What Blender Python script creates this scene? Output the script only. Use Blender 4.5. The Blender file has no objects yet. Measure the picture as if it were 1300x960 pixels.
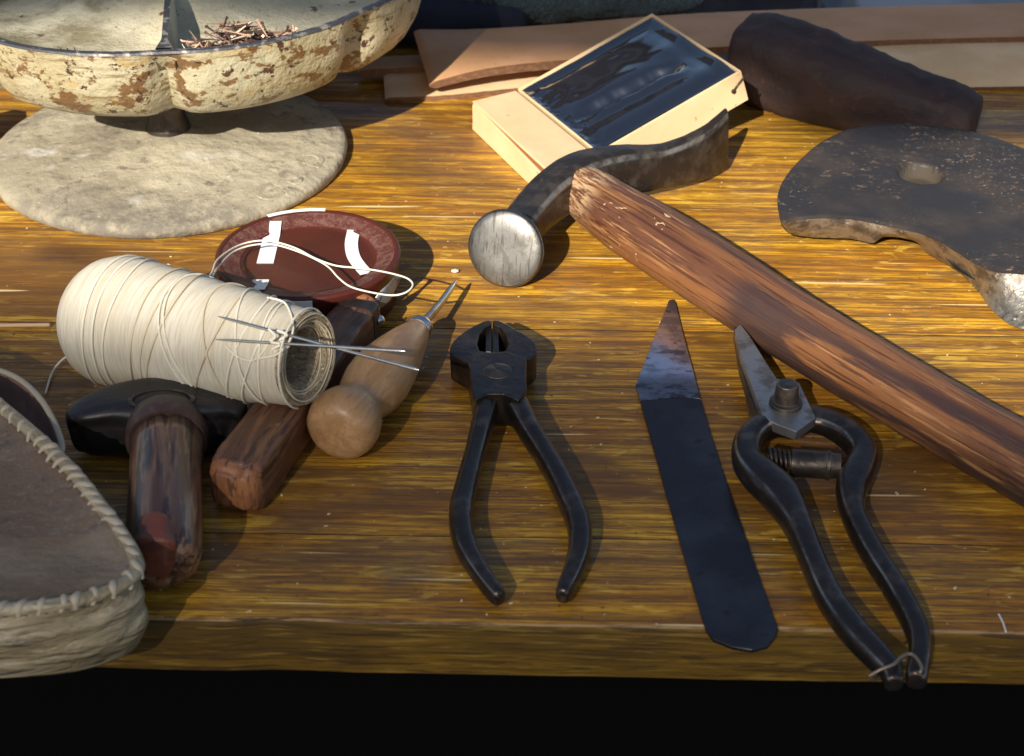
import bpy, bmesh, math, random
from mathutils import Vector, Matrix, noise
random.seed(7)
SC = bpy.context.scene
COL = SC.collection
PI = math.pi

# ------------------------------------------------------------------ camera, world, sun, exposure
PITCH = math.radians(33.0); FPX = 2200.0; CAMH = 41.6          # centimetres above the table top
cam_d = bpy.data.cameras.new('camera'); cam = bpy.data.objects.new('camera', cam_d); COL.objects.link(cam)
cam.location = (0, 0, CAMH * .01); cam.rotation_euler = (PI / 2 - PITCH, 0, 0)
cam_d.sensor_width = 36; cam_d.lens = 36 * FPX / 1300; cam_d.clip_start = .01; cam_d.clip_end = 200
cam_d.dof.use_dof = True; cam_d.dof.focus_distance = .78; cam_d.dof.aperture_fstop = 18
SC.camera = cam
SUN = Vector((.54, 1.54, -1.0)).normalized()
wd = bpy.data.worlds.new('World'); SC.world = wd; wd.use_nodes = True
nt = wd.node_tree
sky = nt.nodes.new('ShaderNodeTexSky'); sky.sky_type = 'NISHITA'; sky.sun_disc = False; sky.air_density = 1.0; sky.dust_density = 1.5; sky.ozone_density = 1.0
sky.sun_elevation = math.asin(-SUN.z); sky.sun_rotation = math.atan2(-SUN.x, -SUN.y)
bg = nt.nodes['Background']; bg.inputs['Strength'].default_value = .07
nt.links.new(sky.outputs['Color'], bg.inputs['Color'])
sun_d = bpy.data.lights.new('sun', 'SUN'); sun = bpy.data.objects.new('sun', sun_d); COL.objects.link(sun)
sun_d.energy = 5.0; sun_d.angle = math.radians(.53); sun_d.color = (1, .93, .82)
sun.rotation_euler = SUN.to_track_quat('-Z', 'Y').to_euler()
SC.view_settings.view_transform = 'Standard'; SC.view_settings.look = 'None'
SC.view_settings.exposure = 0.76; SC.view_settings.gamma = 1

# ------------------------------------------------------------------ helpers (all lengths in cm, stored in m)
def W(px, py, z=0.0):
    u = (px - 650) / FPX; v = (480 - py) / FPX
    d = Vector((u, math.cos(PITCH) + v * math.sin(PITCH), -math.sin(PITCH) + v * math.cos(PITCH)))
    t = (z - CAMH) / d.z
    return Vector((d.x * t, d.y * t, z))
def ray(px, py):
    u = (px - 650) / FPX; v = (480 - py) / FPX
    return Vector((u, math.cos(PITCH) + v * math.sin(PITCH), -math.sin(PITCH) + v * math.cos(PITCH))).normalized()

def props(o, label=None, cat=None, group=None, kind=None):
    if label: o['label'] = label
    if cat: o['category'] = cat
    if group: o['group'] = group
    if kind: o['kind'] = kind
    return o
def thing(name, loc, label, cat, group=None):
    o = bpy.data.objects.new(name, None); COL.objects.link(o)
    o.location = Vector(loc) * .01; o.empty_display_size = .01
    return props(o, label, cat, group)
def obj(name, verts, faces, mat, parent=None, uvw=None, smooth=35, bevel=0, bseg=2, sub=0, fix=True):
    org = Vector((0, 0, 0)); p = parent
    while p: org += p.location * 100; p = p.parent
    me = bpy.data.meshes.new(name)
    me.from_pydata([(Vector(v) - org) * .01 for v in verts], [], faces)
    if fix:
        bm = bmesh.new(); bm.from_mesh(me); bmesh.ops.recalc_face_normals(bm, faces=bm.faces); bm.to_mesh(me); bm.free()
    at = me.attributes.new('uvw', 'FLOAT_VECTOR', 'POINT')
    for i, v in enumerate(uvw if uvw else verts): at.data[i].vector = v
    for f in me.polygons: f.use_smooth = smooth is not None
    if smooth and smooth < 180: me.set_sharp_from_angle(angle=math.radians(smooth))
    me.materials.append(mat)
    o = bpy.data.objects.new(name, me); COL.objects.link(o)
    if parent: o.parent = parent
    if bevel:
        m = o.modifiers.new('bevel', 'BEVEL'); m.width = bevel * .01; m.segments = bseg; m.limit_method = 'ANGLE'; m.angle_limit = math.radians(30)
        m.harden_normals = True
    if sub:
        m = o.modifiers.new('sub', 'SUBSURF'); m.levels = sub; m.render_levels = sub
    return o

def crom(P, n):                                   # catmull-rom through rows of numbers
    out = []
    for i in range(len(P) - 1):
        p0 = P[max(i - 1, 0)]; p1 = P[i]; p2 = P[i + 1]; p3 = P[min(i + 2, len(P) - 1)]
        for k in range(n):
            t = k / n
            out.append(tuple(.5 * ((2 * b) + (-a + c) * t + (2 * a - 5 * b + 4 * c - d) * t * t + (-a + 3 * b - 3 * c + d) * t ** 3)
                             for a, b, c, d in zip(p0, p1, p2, p3)))
    out.append(tuple(P[-1])); return out

def loft(name, rows, mat, parent=None, seg=24, n=6, e=2.0, cap=.35, noisef=None, up=None, smooth=50):
    """rows: (x,y,z,a,b): centre, half width sideways, half height upward; e = superellipse exponent"""
    R = crom(rows, n) if n > 1 else [tuple(r) for r in rows]
    C = [Vector(r[:3]) for r in R]; V = []; U = []; KC = []; s = 0
    T = []
    for i in range(len(C)):
        T.append((C[min(i + 1, len(C) - 1)] - C[max(i - 1, 0)]).normalized())
    rings = [(C[i], T[i], R[i][3], R[i][4]) for i in range(len(C))]
    if cap:
        def caps(c, t, a, b, sg):
            return [(c + t * sg * cap * min(a, b) * math.sin(q), t, a * (1 - (1 - math.cos(q)) * cap), b * (1 - (1 - math.cos(q)) * cap)) for q in (.5, 1.0, 1.45)]
        rings = caps(*rings[0], -1)[::-1] + rings + caps(*rings[-1], 1)
    prev = rings[0][0]
    for k, (c, t, a, b) in enumerate(rings):
        s += (c - prev).length; prev = c
        z = up or Vector((0, 0, 1))
        side = t.cross(z).normalized(); u = side.cross(t).normalized()
        for j in range(seg):
            th = 2 * PI * j / seg
            cx, sx = math.cos(th), math.sin(th)
            x = a * math.copysign(abs(cx) ** (2 / e), cx); y = b * math.copysign(abs(sx) ** (2 / e), sx)
            p = c + side * x + u * y
            if noisef: p = p + (side * cx + u * sx) * noisef(s, th, p)
            V.append(p); U.append((s, x, y)); KC.append(abs(math.sin(2 * th)) if e > 2.3 and 0 < th < PI else 0)
    F = []; m = len(rings)
    for k in range(m - 1):
        for j in range(seg):
            j2 = (j + 1) % seg
            F.append((k * seg + j, k * seg + j2, (k + 1) * seg + j2, (k + 1) * seg + j))
    V.append(rings[0][0]); U.append((0, 0, 0)); V.append(rings[-1][0]); U.append((s, 0, 0))
    a0 = m * seg
    for j in range(seg):
        F.append((a0, (j + 1) % seg, j)); F.append((a0 + 1, (m - 1) * seg + j, (m - 1) * seg + (j + 1) % seg))
    o = obj(name, V, F, mat, parent, U, smooth=smooth)
    at = o.data.attributes.new('corner', 'FLOAT', 'POINT')
    for i, k in enumerate(KC): at.data[i].value = k
    return o

def pix(rows):                                    # (px,py,z,...) -> world rows
    return [tuple(W(*r[:3])) + tuple(r[3:]) for r in rows]

def wire(name, pts, r, mat, parent=None, n=6, seg=8):
    return loft(name, [tuple(p) + (r, r) for p in pts], mat, parent, seg=seg, n=n, cap=.8)

def lathe(name, A, B, prof, mat, parent=None, seg=48, noisef=None, smooth=40, closed=True):
    """prof: (t cm along axis from A toward B, radius)"""
    A = Vector(A); B = Vector(B); ax = (B - A).normalized()
    h = Vector((0, 0, 1)) if abs(ax.z) < .9 else Vector((1, 0, 0))
    s1 = ax.cross(h).normalized(); s2 = s1.cross(ax).normalized()
    V = []; U = []; F = []
    for t, r in prof:
        for j in range(seg):
            th = 2 * PI * j / seg
            rr = r + (noisef(t, th) if noisef and r > .05 else 0)
            V.append(A + ax * t + (s1 * math.cos(th) + s2 * math.sin(th)) * rr)
            U.append((t, r * math.cos(th), r * math.sin(th)))
    for k in range(len(prof) - 1):
        for j in range(seg):
            j2 = (j + 1) % seg
            F.append((k * seg + j, k * seg + j2, (k + 1) * seg + j2, (k + 1) * seg + j))
    if closed: F.append(tuple(range(seg)))
    if closed is True: F.append(tuple((len(prof) - 1) * seg + j for j in range(seg)))
    return obj(name, V, F, mat, parent, U, smooth=smooth)

def prism(name, poly, z0, z1, mat, parent=None, bevel=.05, bseg=2, smooth=35):
    """poly: world xy (or xyz whose z is ignored)"""
    n = len(poly)
    V = [(p[0], p[1], z0) for p in poly] + [(p[0], p[1], z1) for p in poly]
    F = [tuple(range(n))[::-1], tuple(range(n, 2 * n))] + [(i, (i + 1) % n, n + (i + 1) % n, n + i) for i in range(n)]
    return obj(name, V, F, mat, parent, bevel=bevel, bseg=bseg, smooth=smooth)
def pp(pts, z): return [W(x, y, z) for x, y in pts]

def box(name, x0, x1, y0, y1, z0, z1, mat, parent=None, bevel=.1, fr=None):
    V = [(x, y, z) for z in (z0, z1) for x, y in ((x0, y0), (x1, y0), (x1, y1), (x0, y1))]
    U = list(V)
    if fr: V = [fr(*v) for v in V]
    F = [(3, 2, 1, 0), (4, 5, 6, 7), (0, 1, 5, 4), (1, 2, 6, 5), (2, 3, 7, 6), (3, 0, 4, 7)]
    return obj(name, V, F, mat, parent, U, bevel=bevel)

def fbm(p, o=4): return noise.fractal(Vector(p), 1.0, 2.0, o)

# ------------------------------------------------------------------ materials (procedural; 'uvw' is in centimetres)
def Mat(name, base, rough=.5, metal=0, layers=(), bump=(), coat=0, coat_rough=.2, spec=.5, rvar=None, sheen=0, edge=None, ior=None):
    m = bpy.data.materials.new(name); m.use_nodes = True
    t = m.node_tree; N = t.nodes; L = t.links
    b = N['Principled BSDF']
    at = N.new('ShaderNodeAttribute'); at.attribute_name = 'uvw'
    def tex(ty, s, d=4, rot=(0, 0, 0), dist=0, ro=.55, off=(0, 0, 0)):
        mp = N.new('ShaderNodeMapping'); mp.inputs['Scale'].default_value = s; mp.inputs['Rotation'].default_value = rot
        mp.inputs['Location'].default_value = off
        L.new(at.outputs['Vector'], mp.inputs['Vector'])
        if ty == 'noise':
            x = N.new('ShaderNodeTexNoise'); x.inputs['Scale'].default_value = 1; x.inputs['Detail'].default_value = d
            x.inputs['Roughness'].default_value = ro; x.inputs['Distortion'].default_value = dist; o = x.outputs['Fac']
        elif ty == 'wave':
            x = N.new('ShaderNodeTexWave'); x.inputs['Scale'].default_value = 1; x.inputs['Distortion'].default_value = dist
            x.inputs['Detail'].default_value = d; o = x.outputs['Fac']
        elif ty == 'vor':
            x = N.new('ShaderNodeTexVoronoi'); x.inputs['Scale'].default_value = 1; o = x.outputs['Distance']
        elif ty == 'cell':
            x = N.new('ShaderNodeTexVoronoi'); x.feature = 'DISTANCE_TO_EDGE'; x.inputs['Scale'].default_value = 1; o = x.outputs['Distance']
        L.new(mp.outputs['Vector'], x.inputs['Vector']); return o
    def ramp(src, lo, hi):
        r = N.new('ShaderNodeMapRange'); r.interpolation_type = 'SMOOTHSTEP'
        r.inputs['From Min'].default_value = lo; r.inputs['From Max'].default_value = hi
        L.new(src, r.inputs['Value']); return r.outputs['Result']
    def mult(a, f):
        x = N.new('ShaderNodeMath'); x.operation = 'MULTIPLY'; L.new(a, x.inputs[0])
        if isinstance(f, float) or isinstance(f, int): x.inputs[1].default_value = f
        else: L.new(f, x.inputs[1])
        return x.outputs[0]
    col = N.new('ShaderNodeRGB'); col.outputs[0].default_value = (*base, 1); c = col.outputs[0]
    rg = None
    for ly in layers:
        f = ramp(tex(ly.get('t', 'noise'), ly['s'], ly.get('d', 4), ly.get('rot', (0, 0, 0)), ly.get('dist', 0), ly.get('ro', .55), ly.get('off', (0, 0, 0))), ly['lo'], ly['hi'])
        if 'm' in ly:
            q = ly['m']; f = mult(f, ramp(tex(q.get('t', 'noise'), q['s'], q.get('d', 3), q.get('rot', (0, 0, 0)), 0, .5, q.get('off', (0, 0, 0))), q['lo'], q['hi']))
        if 'pos' in ly:                             # (axis, lo, hi): where along the object the mark sits
            sx = N.new('ShaderNodeSeparateXYZ'); L.new(at.outputs['Vector'], sx.inputs[0])
            for (ax, lo, hi) in ly['pos']: f = mult(f, ramp(sx.outputs[ax], lo, hi))
        ff = mult(f, float(ly.get('f', 1)))
        mx = N.new('ShaderNodeMix'); mx.data_type = 'RGBA'; L.new(ff, mx.inputs['Factor']); L.new(c, mx.inputs['A']); mx.inputs['B'].default_value = (*ly['c'], 1)
        c = mx.outputs['Result']
        if 'r' in ly:
            mr = N.new('ShaderNodeMix'); L.new(ff, mr.inputs['Factor'])
            if rg is None: mr.inputs['A'].default_value = rough
            else: L.new(rg, mr.inputs['A'])
            mr.inputs['B'].default_value = ly['r']; rg = mr.outputs['Result']
        if 'metal' in ly:
            mm = N.new('ShaderNodeMapRange'); L.new(ff, mm.inputs['Value']); mm.inputs['To Min'].default_value = metal; mm.inputs['To Max'].default_value = ly['metal']
            L.new(mm.outputs['Result'], b.inputs['Metallic'])
    if edge:  # worn edges, brightened to paint highlights onto the upper corners
        ge = N.new('ShaderNodeNewGeometry'); bv = N.new('ShaderNodeBevel'); bv.samples = 6; bv.inputs['Radius'].default_value = edge[0] * .01
        vm = N.new('ShaderNodeVectorMath'); vm.operation = 'DOT_PRODUCT'; L.new(ge.outputs['Normal'], vm.inputs[0]); L.new(bv.outputs['Normal'], vm.inputs[1])
        e1_ = ramp(vm.outputs['Value'], .985, .90)
        ca = N.new('ShaderNodeAttribute'); ca.attribute_name = 'corner'; e2_ = ramp(ca.outputs['Fac'], edge[1], 1.0)
        mxx = N.new('ShaderNodeMath'); mxx.operation = 'MAXIMUM'; L.new(e1_, mxx.inputs[0]); L.new(e2_, mxx.inputs[1]); ew = mxx.outputs[0]
        ew = mult(ew, ramp(tex('noise', (.7, .7, .7), 7, (0, 0, 0), 0, .7), .36, .66))
        mx = N.new('ShaderNodeMix'); mx.data_type = 'RGBA'; L.new(ew, mx.inputs['Factor']); L.new(c, mx.inputs['A']); mx.inputs['B'].default_value = (*edge[2], 1); c = mx.outputs['Result']
    L.new(c, b.inputs['Base Color'])
    b.inputs['Roughness'].default_value = rough; b.inputs['Metallic'].default_value = metal
    if rg is not None: L.new(rg, b.inputs['Roughness'])
    b.inputs['Specular IOR Level'].default_value = spec
    b.inputs['Coat Weight'].default_value = coat; b.inputs['Coat Roughness'].default_value = coat_rough
    if sheen: b.inputs['Sheen Weight'].default_value = sheen
    if ior: b.inputs['IOR'].default_value = ior
    nrm = None
    for q in bump:
        o = tex(q.get('t', 'noise'), q['s'], q.get('d', 4), q.get('rot', (0, 0, 0)), q.get('dist', 0), q.get('ro', .55))
        if 'lo' in q: o = ramp(o, q['lo'], q['hi'])
        bp = N.new('ShaderNodeBump'); bp.inputs['Strength'].default_value = 1; bp.inputs['Distance'].default_value = q['h'] * .01
        L.new(o, bp.inputs['Height'])
        if nrm is not None: L.new(nrm, bp.inputs['Normal'])
        nrm = bp.outputs['Normal']
    if nrm is not None:
        L.new(nrm, b.inputs['Normal'])
    return m

def scratch(ang, sc, lo, c, f=.6, off=0):
    return dict(s=(sc * .12, sc * 3.5, 1), rot=(0, 0, ang), lo=lo, hi=lo + .02, c=c, f=f, d=1, off=(off, off, 0))
M = {}
M['table'] = Mat('varnished_oak', (.46, .198, .014), rough=.42, coat=.34, coat_rough=.16, spec=.35, layers=[
    dict(s=(.05, .22, 1), lo=.34, hi=.58, c=(.64, .345, .028), f=.9, dist=.8),
    dict(t='wave', s=(.035, .30, 1), rot=(0, 0, PI / 2), dist=7, d=4, lo=.45, hi=1, c=(.17, .065, .010), f=.55),
    dict(t='wave', s=(.03, .95, 1), rot=(0, 0, PI / 2), dist=9, d=4, lo=.6, hi=1, c=(.13, .05, .010), f=.4),
    dict(s=(.07, .55, 1), lo=.49, hi=.64, c=(.22, .090, .014), f=.7, dist=1.8, d=6),
    dict(s=(.20, 2.0, 1), lo=.50, hi=.66, c=(.16, .066, .012), f=.55, dist=1.6, d=6, ro=.6),
    dict(s=(.30, 7, 1), lo=.48, hi=.62, c=(.13, .055, .012), f=.5, d=4, ro=.65, dist=.5),
    dict(s=(1.1, 16, 1), lo=.54, hi=.62, c=(.08, .035, .010), f=.55, d=2, ro=.6),
    dict(s=(.25, .9, 1), rot=(0, 0, .35), lo=.57, hi=.66, c=(.74, .47, .07), f=.5, dist=2.4, d=5),
    dict(s=(.06, .14, 1), lo=.49, hi=.68, c=(.085, .036, .014), f=.68, d=4, off=(3, 1, 0), dist=1.0),
    dict(s=(.12, .12, 1), lo=.60, hi=.68, c=(.18, .11, .05), f=.5, d=7, off=(13, 1, 0), ro=.7),
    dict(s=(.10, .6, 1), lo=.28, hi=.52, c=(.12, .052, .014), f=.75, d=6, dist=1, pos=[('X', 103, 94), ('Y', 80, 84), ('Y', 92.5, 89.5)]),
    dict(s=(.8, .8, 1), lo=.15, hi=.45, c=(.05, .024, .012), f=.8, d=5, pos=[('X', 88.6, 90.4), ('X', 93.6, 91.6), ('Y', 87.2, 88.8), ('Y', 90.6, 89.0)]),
    scratch(.35, 1.2, .635, (.15, .07, .02), .7), scratch(-.6, 1.4, .64, (.14, .065, .02), .7, 4), scratch(1.1, 1.3, .64, (.12, .06, .02), .7, 9), scratch(-1.15, 1.2, .645, (.12, .06, .02), .7, 17), scratch(.7, 1.6, .64, (.12, .06, .02), .6, 27),
    scratch(.03, .5, .74, (.85, .68, .35), .7, 15), scratch(-.10, .6, .745, (.8, .6, .3), .6, 21),
    dict(s=(3, 3, 1), lo=.71, hi=.74, c=(.05, .025, .01), f=.8, d=2, off=(7, 3, 0)), dict(s=(2.6, 2.6, 1), lo=.72, hi=.74, c=(.9, .75, .45), f=.7, d=2, off=(17, 3, 0)),
], bump=[dict(s=(.5, 9, 1), h=.006, d=4, ro=.7), dict(s=(.15, .5, 1), h=.05, d=2), dict(s=(4, 4, 4), h=.006, d=3)])
M['table_front'] = Mat('varnished_oak_shaded', (.15, .080, .007), rough=.55, spec=.3, coat=.1, coat_rough=.3, layers=[  # same oak darkened: the front's shade is put into the colour
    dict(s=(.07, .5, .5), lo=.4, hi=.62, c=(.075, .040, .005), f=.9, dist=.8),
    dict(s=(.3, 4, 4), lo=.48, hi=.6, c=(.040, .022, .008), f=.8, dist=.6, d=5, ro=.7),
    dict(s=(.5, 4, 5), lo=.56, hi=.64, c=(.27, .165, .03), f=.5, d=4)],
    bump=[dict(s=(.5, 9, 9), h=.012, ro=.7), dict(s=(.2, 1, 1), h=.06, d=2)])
M['grime'] = Mat('seam_grime', (.018, .010, .006), rough=.9)
M['worn_edge'] = Mat('worn_pale_edge', (.42, .25, .10), rough=.6, layers=[dict(s=(.4, 3, 3), lo=.45, hi=.62, c=(.16, .08, .03), d=6, ro=.7), dict(s=(.25, 2, 2), lo=.58, hi=.66, c=(.03, .016, .008), d=6)], bump=[dict(s=(1.5, 4, 4), h=.04, d=5)])
M['apron'] = Mat('near_black_wood', (.003, .003, .003), rough=1, spec=.05, bump=[dict(s=(.5, 6, 6), h=.02)])  # near-black puts the darkness under the table into the colour
M['ground'] = Mat('dark_asphalt', (.028, .030, .038), rough=.95, layers=[dict(s=(.3, .3, .3), lo=.4, hi=.7, c=(.045, .048, .058), d=6)], bump=[dict(s=(2, 2, 2), h=.15)])
M['pave'] = Mat('grey_stone', (.16, .19, .24), rough=.9, layers=[dict(s=(.05, .05, .05), lo=.4, hi=.6, c=(.24, .27, .32), d=6)], bump=[dict(s=(2, 2, 2), h=.1)])
M['iron_base'] = Mat('dusty_cast_iron', (.30, .26, .18), rough=.85, layers=[
    dict(s=(.16, .16, .16), lo=.40, hi=.62, c=(.43, .38, .27), f=.9, d=6),
    dict(s=(.22, .22, .22), lo=.50, hi=.66, c=(.20, .17, .125), f=.85, d=8, ro=.7, off=(4, 1, 0)), dict(s=(.9, .9, .9), lo=.57, hi=.64, c=(.12, .10, .08), f=.6, d=7, ro=.7, off=(14, 1, 0)),
    dict(s=(.8, .8, .8), lo=.63, hi=.72, c=(.13, .11, .085), f=.8, d=4, off=(1, 5, 0)),
    dict(s=(5, 5, 5), lo=.56, hi=.68, c=(.20, .17, .13), f=.6, d=3, ro=.7),
    dict(s=(4, 4, 4), lo=.68, hi=.74, c=(.75, .72, .64), f=.7, d=3, off=(8, 2, 0)),
    dict(s=(.25, .25, .25), lo=.62, hi=.7, c=(.62, .60, .55), f=.5, d=6, off=(12, 2, 0)),
    dict(s=(1.1, 1.1, 1.1), lo=.28, hi=.60, c=(.12, .105, .085), d=7, ro=.7, f=.85, pos=[('Y', -5.8, -9.2)])],
    bump=[dict(s=(4, 4, 4), h=.05, d=5, ro=.65), dict(s=(.7, .7, .7), h=.22, d=4), dict(s=(.22, .22, .22), h=.5, d=3)])
M['paint'] = Mat('chipped_cream_paint', (.40, .345, .20), rough=.42, layers=[
    dict(s=(.35, .35, .35), lo=.4, hi=.6, c=(.47, .43, .29), f=.8, d=5), dict(s=(.28, .28, .5), lo=.55, hi=.68, c=(.40, .24, .06), f=.7, d=6, ro=.7, off=(6, 2, 3)),
    dict(s=(.65, .65, .9), lo=.535, hi=.585, c=(.15, .072, .024), f=.95, d=6, ro=.68, off=(2, 0, 5)),
    dict(s=(.85, .85, 1), lo=.575, hi=.60, c=(.055, .018, .012), f=.97, d=6, ro=.7, r=.5), dict(s=(.25, .25, 3), lo=.54, hi=.64, c=(.17, .10, .035), f=.75, d=7, ro=.72, off=(5, 5, 0)),
    dict(s=(1.6, 1.6, 1.6), lo=.69, hi=.73, c=(.06, .045, .05), f=.9, d=3, ro=.55, off=(9, 3, 1)),
    dict(s=(6, 6, 6), lo=.68, hi=.72, c=(.16, .10, .06), f=.8, d=3)],
    coat=.35, coat_rough=.25, bump=[dict(s=(2.2, 2.2, 2.2), h=.10, d=5, ro=.6), dict(s=(.8, .8, .8), h=.16, d=3), dict(s=(7, 7, 7), h=.03, d=3)])
M['tray_in'] = Mat('worn_tray_inside', (.43, .39, .27), rough=.75, layers=[
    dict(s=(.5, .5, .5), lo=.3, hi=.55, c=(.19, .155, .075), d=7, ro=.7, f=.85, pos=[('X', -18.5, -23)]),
    dict(s=(.3, .3, .3), lo=.4, hi=.65, c=(.60, .54, .38), d=5),
    dict(s=(1.5, 1.5, 1.5), lo=.55, hi=.7, c=(.28, .24, .13), d=6, f=.7, ro=.7),
    dict(s=(.7, .7, .7), lo=.66, hi=.69, c=(.10, .04, .02), d=5, f=.9, off=(3, 0, 2)),
    dict(s=(3, 3, 3), lo=.70, hi=.74, c=(.08, .06, .04), f=.8, d=3)],
    bump=[dict(s=(2.2, 2.2, 2.2), h=.16, d=6, ro=.7)])
M['iron_edge'] = Mat('bare_iron_edge', (.07, .07, .078), rough=.5, metal=.4, layers=[dict(s=(2, 2, 2), lo=.5, hi=.65, c=(.30, .27, .24), d=5)], bump=[dict(s=(4, 4, 4), h=.03)])
M['steel'] = Mat('polished_steel', (.62, .61, .58), rough=.28, metal=1, layers=[dict(s=(1.2, 1.2, 1.2), lo=.4, hi=.7, c=(.42, .40, .38), d=6, r=.4)], bump=[dict(s=(9, 9, 9), h=.006)])
M['face'] = Mat('worn_hammer_face', (.27, .262, .245), rough=.40, metal=.9, layers=[
    dict(s=(.9, .9, .9), lo=.42, hi=.62, c=(.13, .12, .105), d=8, ro=.75, r=.5, f=.9), scratch(.8, 3, .6, (.08, .07, .06), .6),
    dict(s=(9, 9, 9), lo=.62, hi=.68, c=(.2, .18, .16), f=.6, d=3)], bump=[dict(s=(6, 6, 6), h=.004, d=6)])
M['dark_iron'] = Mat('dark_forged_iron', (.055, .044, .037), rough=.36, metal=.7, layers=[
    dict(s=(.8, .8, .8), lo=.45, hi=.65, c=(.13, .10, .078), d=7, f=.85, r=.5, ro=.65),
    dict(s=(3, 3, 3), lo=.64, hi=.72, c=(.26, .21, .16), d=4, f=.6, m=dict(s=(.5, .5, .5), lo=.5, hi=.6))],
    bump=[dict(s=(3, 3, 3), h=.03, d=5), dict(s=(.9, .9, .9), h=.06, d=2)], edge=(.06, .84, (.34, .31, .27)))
M['black_steel'] = Mat('blackened_tool_steel', (.070, .056, .050), rough=.30, metal=.85, layers=[
    dict(s=(1.0, 1.0, 1.0), lo=.5, hi=.7, c=(.15, .11, .085), d=7, f=.8, r=.40, ro=.65),
    dict(s=(6, 6, 6), lo=.66, hi=.72, c=(.20, .18, .16), d=3, f=.5)],
    bump=[dict(s=(4, 4, 4), h=.010, d=5), dict(s=(.9, .9, .9), h=.05, d=2)], edge=(.06, .93, (.30, .28, .26)))
M['worn_steel'] = Mat('worn_bright_edge_steel', (.30, .29, .28), rough=.35, metal=.9, layers=[
    dict(s=(1.3, 1.3, 1.3), lo=.45, hi=.62, c=(.11, .10, .095), d=7, f=.9, ro=.65, r=.5)], bump=[dict(s=(5, 5, 5), h=.012)])
M['last'] = Mat('rusty_iron_last', (.040, .034, .032), rough=.52, metal=.3, layers=[
    dict(s=(.35, .35, .35), lo=.45, hi=.7, c=(.075, .055, .042), d=6, f=.9),
    dict(s=(1.8, 3.4, 2), lo=.555, hi=.63, c=(.30, .20, .12), d=7, ro=.8, f=.75, r=.8, metal=0, m=dict(s=(.16, .16, .16), lo=.46, hi=.60, off=(2.2, 0, 0))),
    dict(s=(6, 9, 6), lo=.66, hi=.70, c=(.5, .40, .30), d=2, f=.8, m=dict(s=(.3, .3, .3), lo=.42, hi=.6, off=(5, 0, 0)))],
    bump=[dict(s=(2.5, 2.5, 2.5), h=.05, d=6, ro=.65), dict(s=(.6, .6, .6), h=.14, d=2)])
M['last_rim'] = Mat('scuffed_iron_rim', (.34, .31, .26), rough=.38, metal=.75, layers=[
    dict(s=(1.2, 1.2, 1.2), lo=.42, hi=.62, c=(.10, .085, .07), d=7, ro=.7, f=.9, r=.5),
    dict(s=(3, 3, 3), lo=.64, hi=.70, c=(.55, .50, .44), d=4)], bump=[dict(s=(3, 3, 3), h=.06, d=5), dict(s=(.8, .8, .8), h=.12, d=2)])
M['rivet_hole'] = Mat('dusty_hole', (.055, .042, .028), rough=.9, bump=[dict(s=(4, 4, 4), h=.03)])
M['handle'] = Mat('red_brown_handle', (.20, .082, .030), rough=.46, spec=.35, coat=.05, coat_rough=.3, layers=[
    dict(s=(.07, .9, .9), lo=.42, hi=.60, c=(.105, .042, .022), d=6, dist=.6),
    dict(s=(.16, 5, 5), lo=.53, hi=.60, c=(.40, .20, .08), d=6, ro=.72, f=.8, m=dict(s=(.12, .7, .7), lo=.42, hi=.58)),
    dict(s=(.22, 8, 8), lo=.54, hi=.60, c=(.045, .017, .010), d=5, f=.75),
    dict(s=(.10, .8, .8), lo=.40, hi=.48, c=(.035, .022, .022), d=5, f=.85, pos=[('Y', .2, .8), ('X', 12, 14)], off=(2, 0, 0)),
    dict(s=(.5, 5, 5), lo=.46, hi=.56, c=(.52, .34, .19), d=5, ro=.7, f=.9, pos=[('X', 3.4, 1.6)]),
    dict(s=(.7, 1.3, 1.3), lo=.66, hi=.68, c=(.60, .42, .25), d=3, f=.9, pos=[('X', 9, 7)], dist=1.5)],
    bump=[dict(s=(.2, 7, 7), h=.030, ro=.75, d=5), dict(s=(.3, 1.2, 1.2), h=.06, d=2)])
M['cardboard'] = Mat('tan_card', (.72, .50, .27), rough=.6, layers=[
    dict(s=(.3, .3, .3), lo=.4, hi=.7, c=(.78, .58, .35), d=4, f=.7), dict(s=(2, 2, 2), lo=.68, hi=.72, c=(.28, .12, .05), d=4, f=.7)],
    bump=[dict(s=(5, 5, 5), h=.006), dict(s=(.3, .3, .3), h=.1, d=2)])
M['card_cut'] = Mat('cut_card_edge', (.28, .11, .035), rough=.8, bump=[dict(s=(6, 6, 6), h=.02)])
M['pitch'] = Mat('black_glossy_pitch', (.006, .006, .008), rough=.07, coat=1.0, coat_rough=.03, ior=2.6, bump=[dict(s=(3, 3, 3), h=.002, d=3)])
M['pitch_dull'] = Mat('brittle_pitch_crack', (.10, .085, .05), rough=.55, layers=[dict(s=(3, 3, 3), lo=.5, hi=.6, c=(.015, .014, .012), d=5)], bump=[dict(s=(4, 4, 4), h=.08)])
M['leather'] = Mat('tan_strap_leather', (.40, .215, .095), rough=.6, layers=[
    dict(s=(.2, .35, .35), lo=.4, hi=.65, c=(.47, .25, .13), d=3), dict(s=(3, 3, 3), lo=.6, hi=.75, c=(.30, .14, .06), d=4, f=.6)], bump=[dict(s=(3, 3, 3), h=.02, d=5)])
M['leather_edge'] = Mat('brown_cut_leather', (.16, .075, .035), rough=.8, layers=[dict(s=(3, 3, 3), lo=.45, hi=.7, c=(.24, .12, .055), d=5)], bump=[dict(s=(4, 4, 4), h=.03)])
M['pale_leather'] = Mat('pale_raw_leather', (.56, .38, .21), rough=.75, layers=[
    dict(s=(.2, .4, .4), lo=.4, hi=.65, c=(.64, .46, .27), d=3), dict(s=(3, 3, 3), lo=.60, hi=.75, c=(.40, .25, .13), d=4, f=.5)], bump=[dict(s=(3, 3, 3), h=.03, d=5)])
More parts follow.
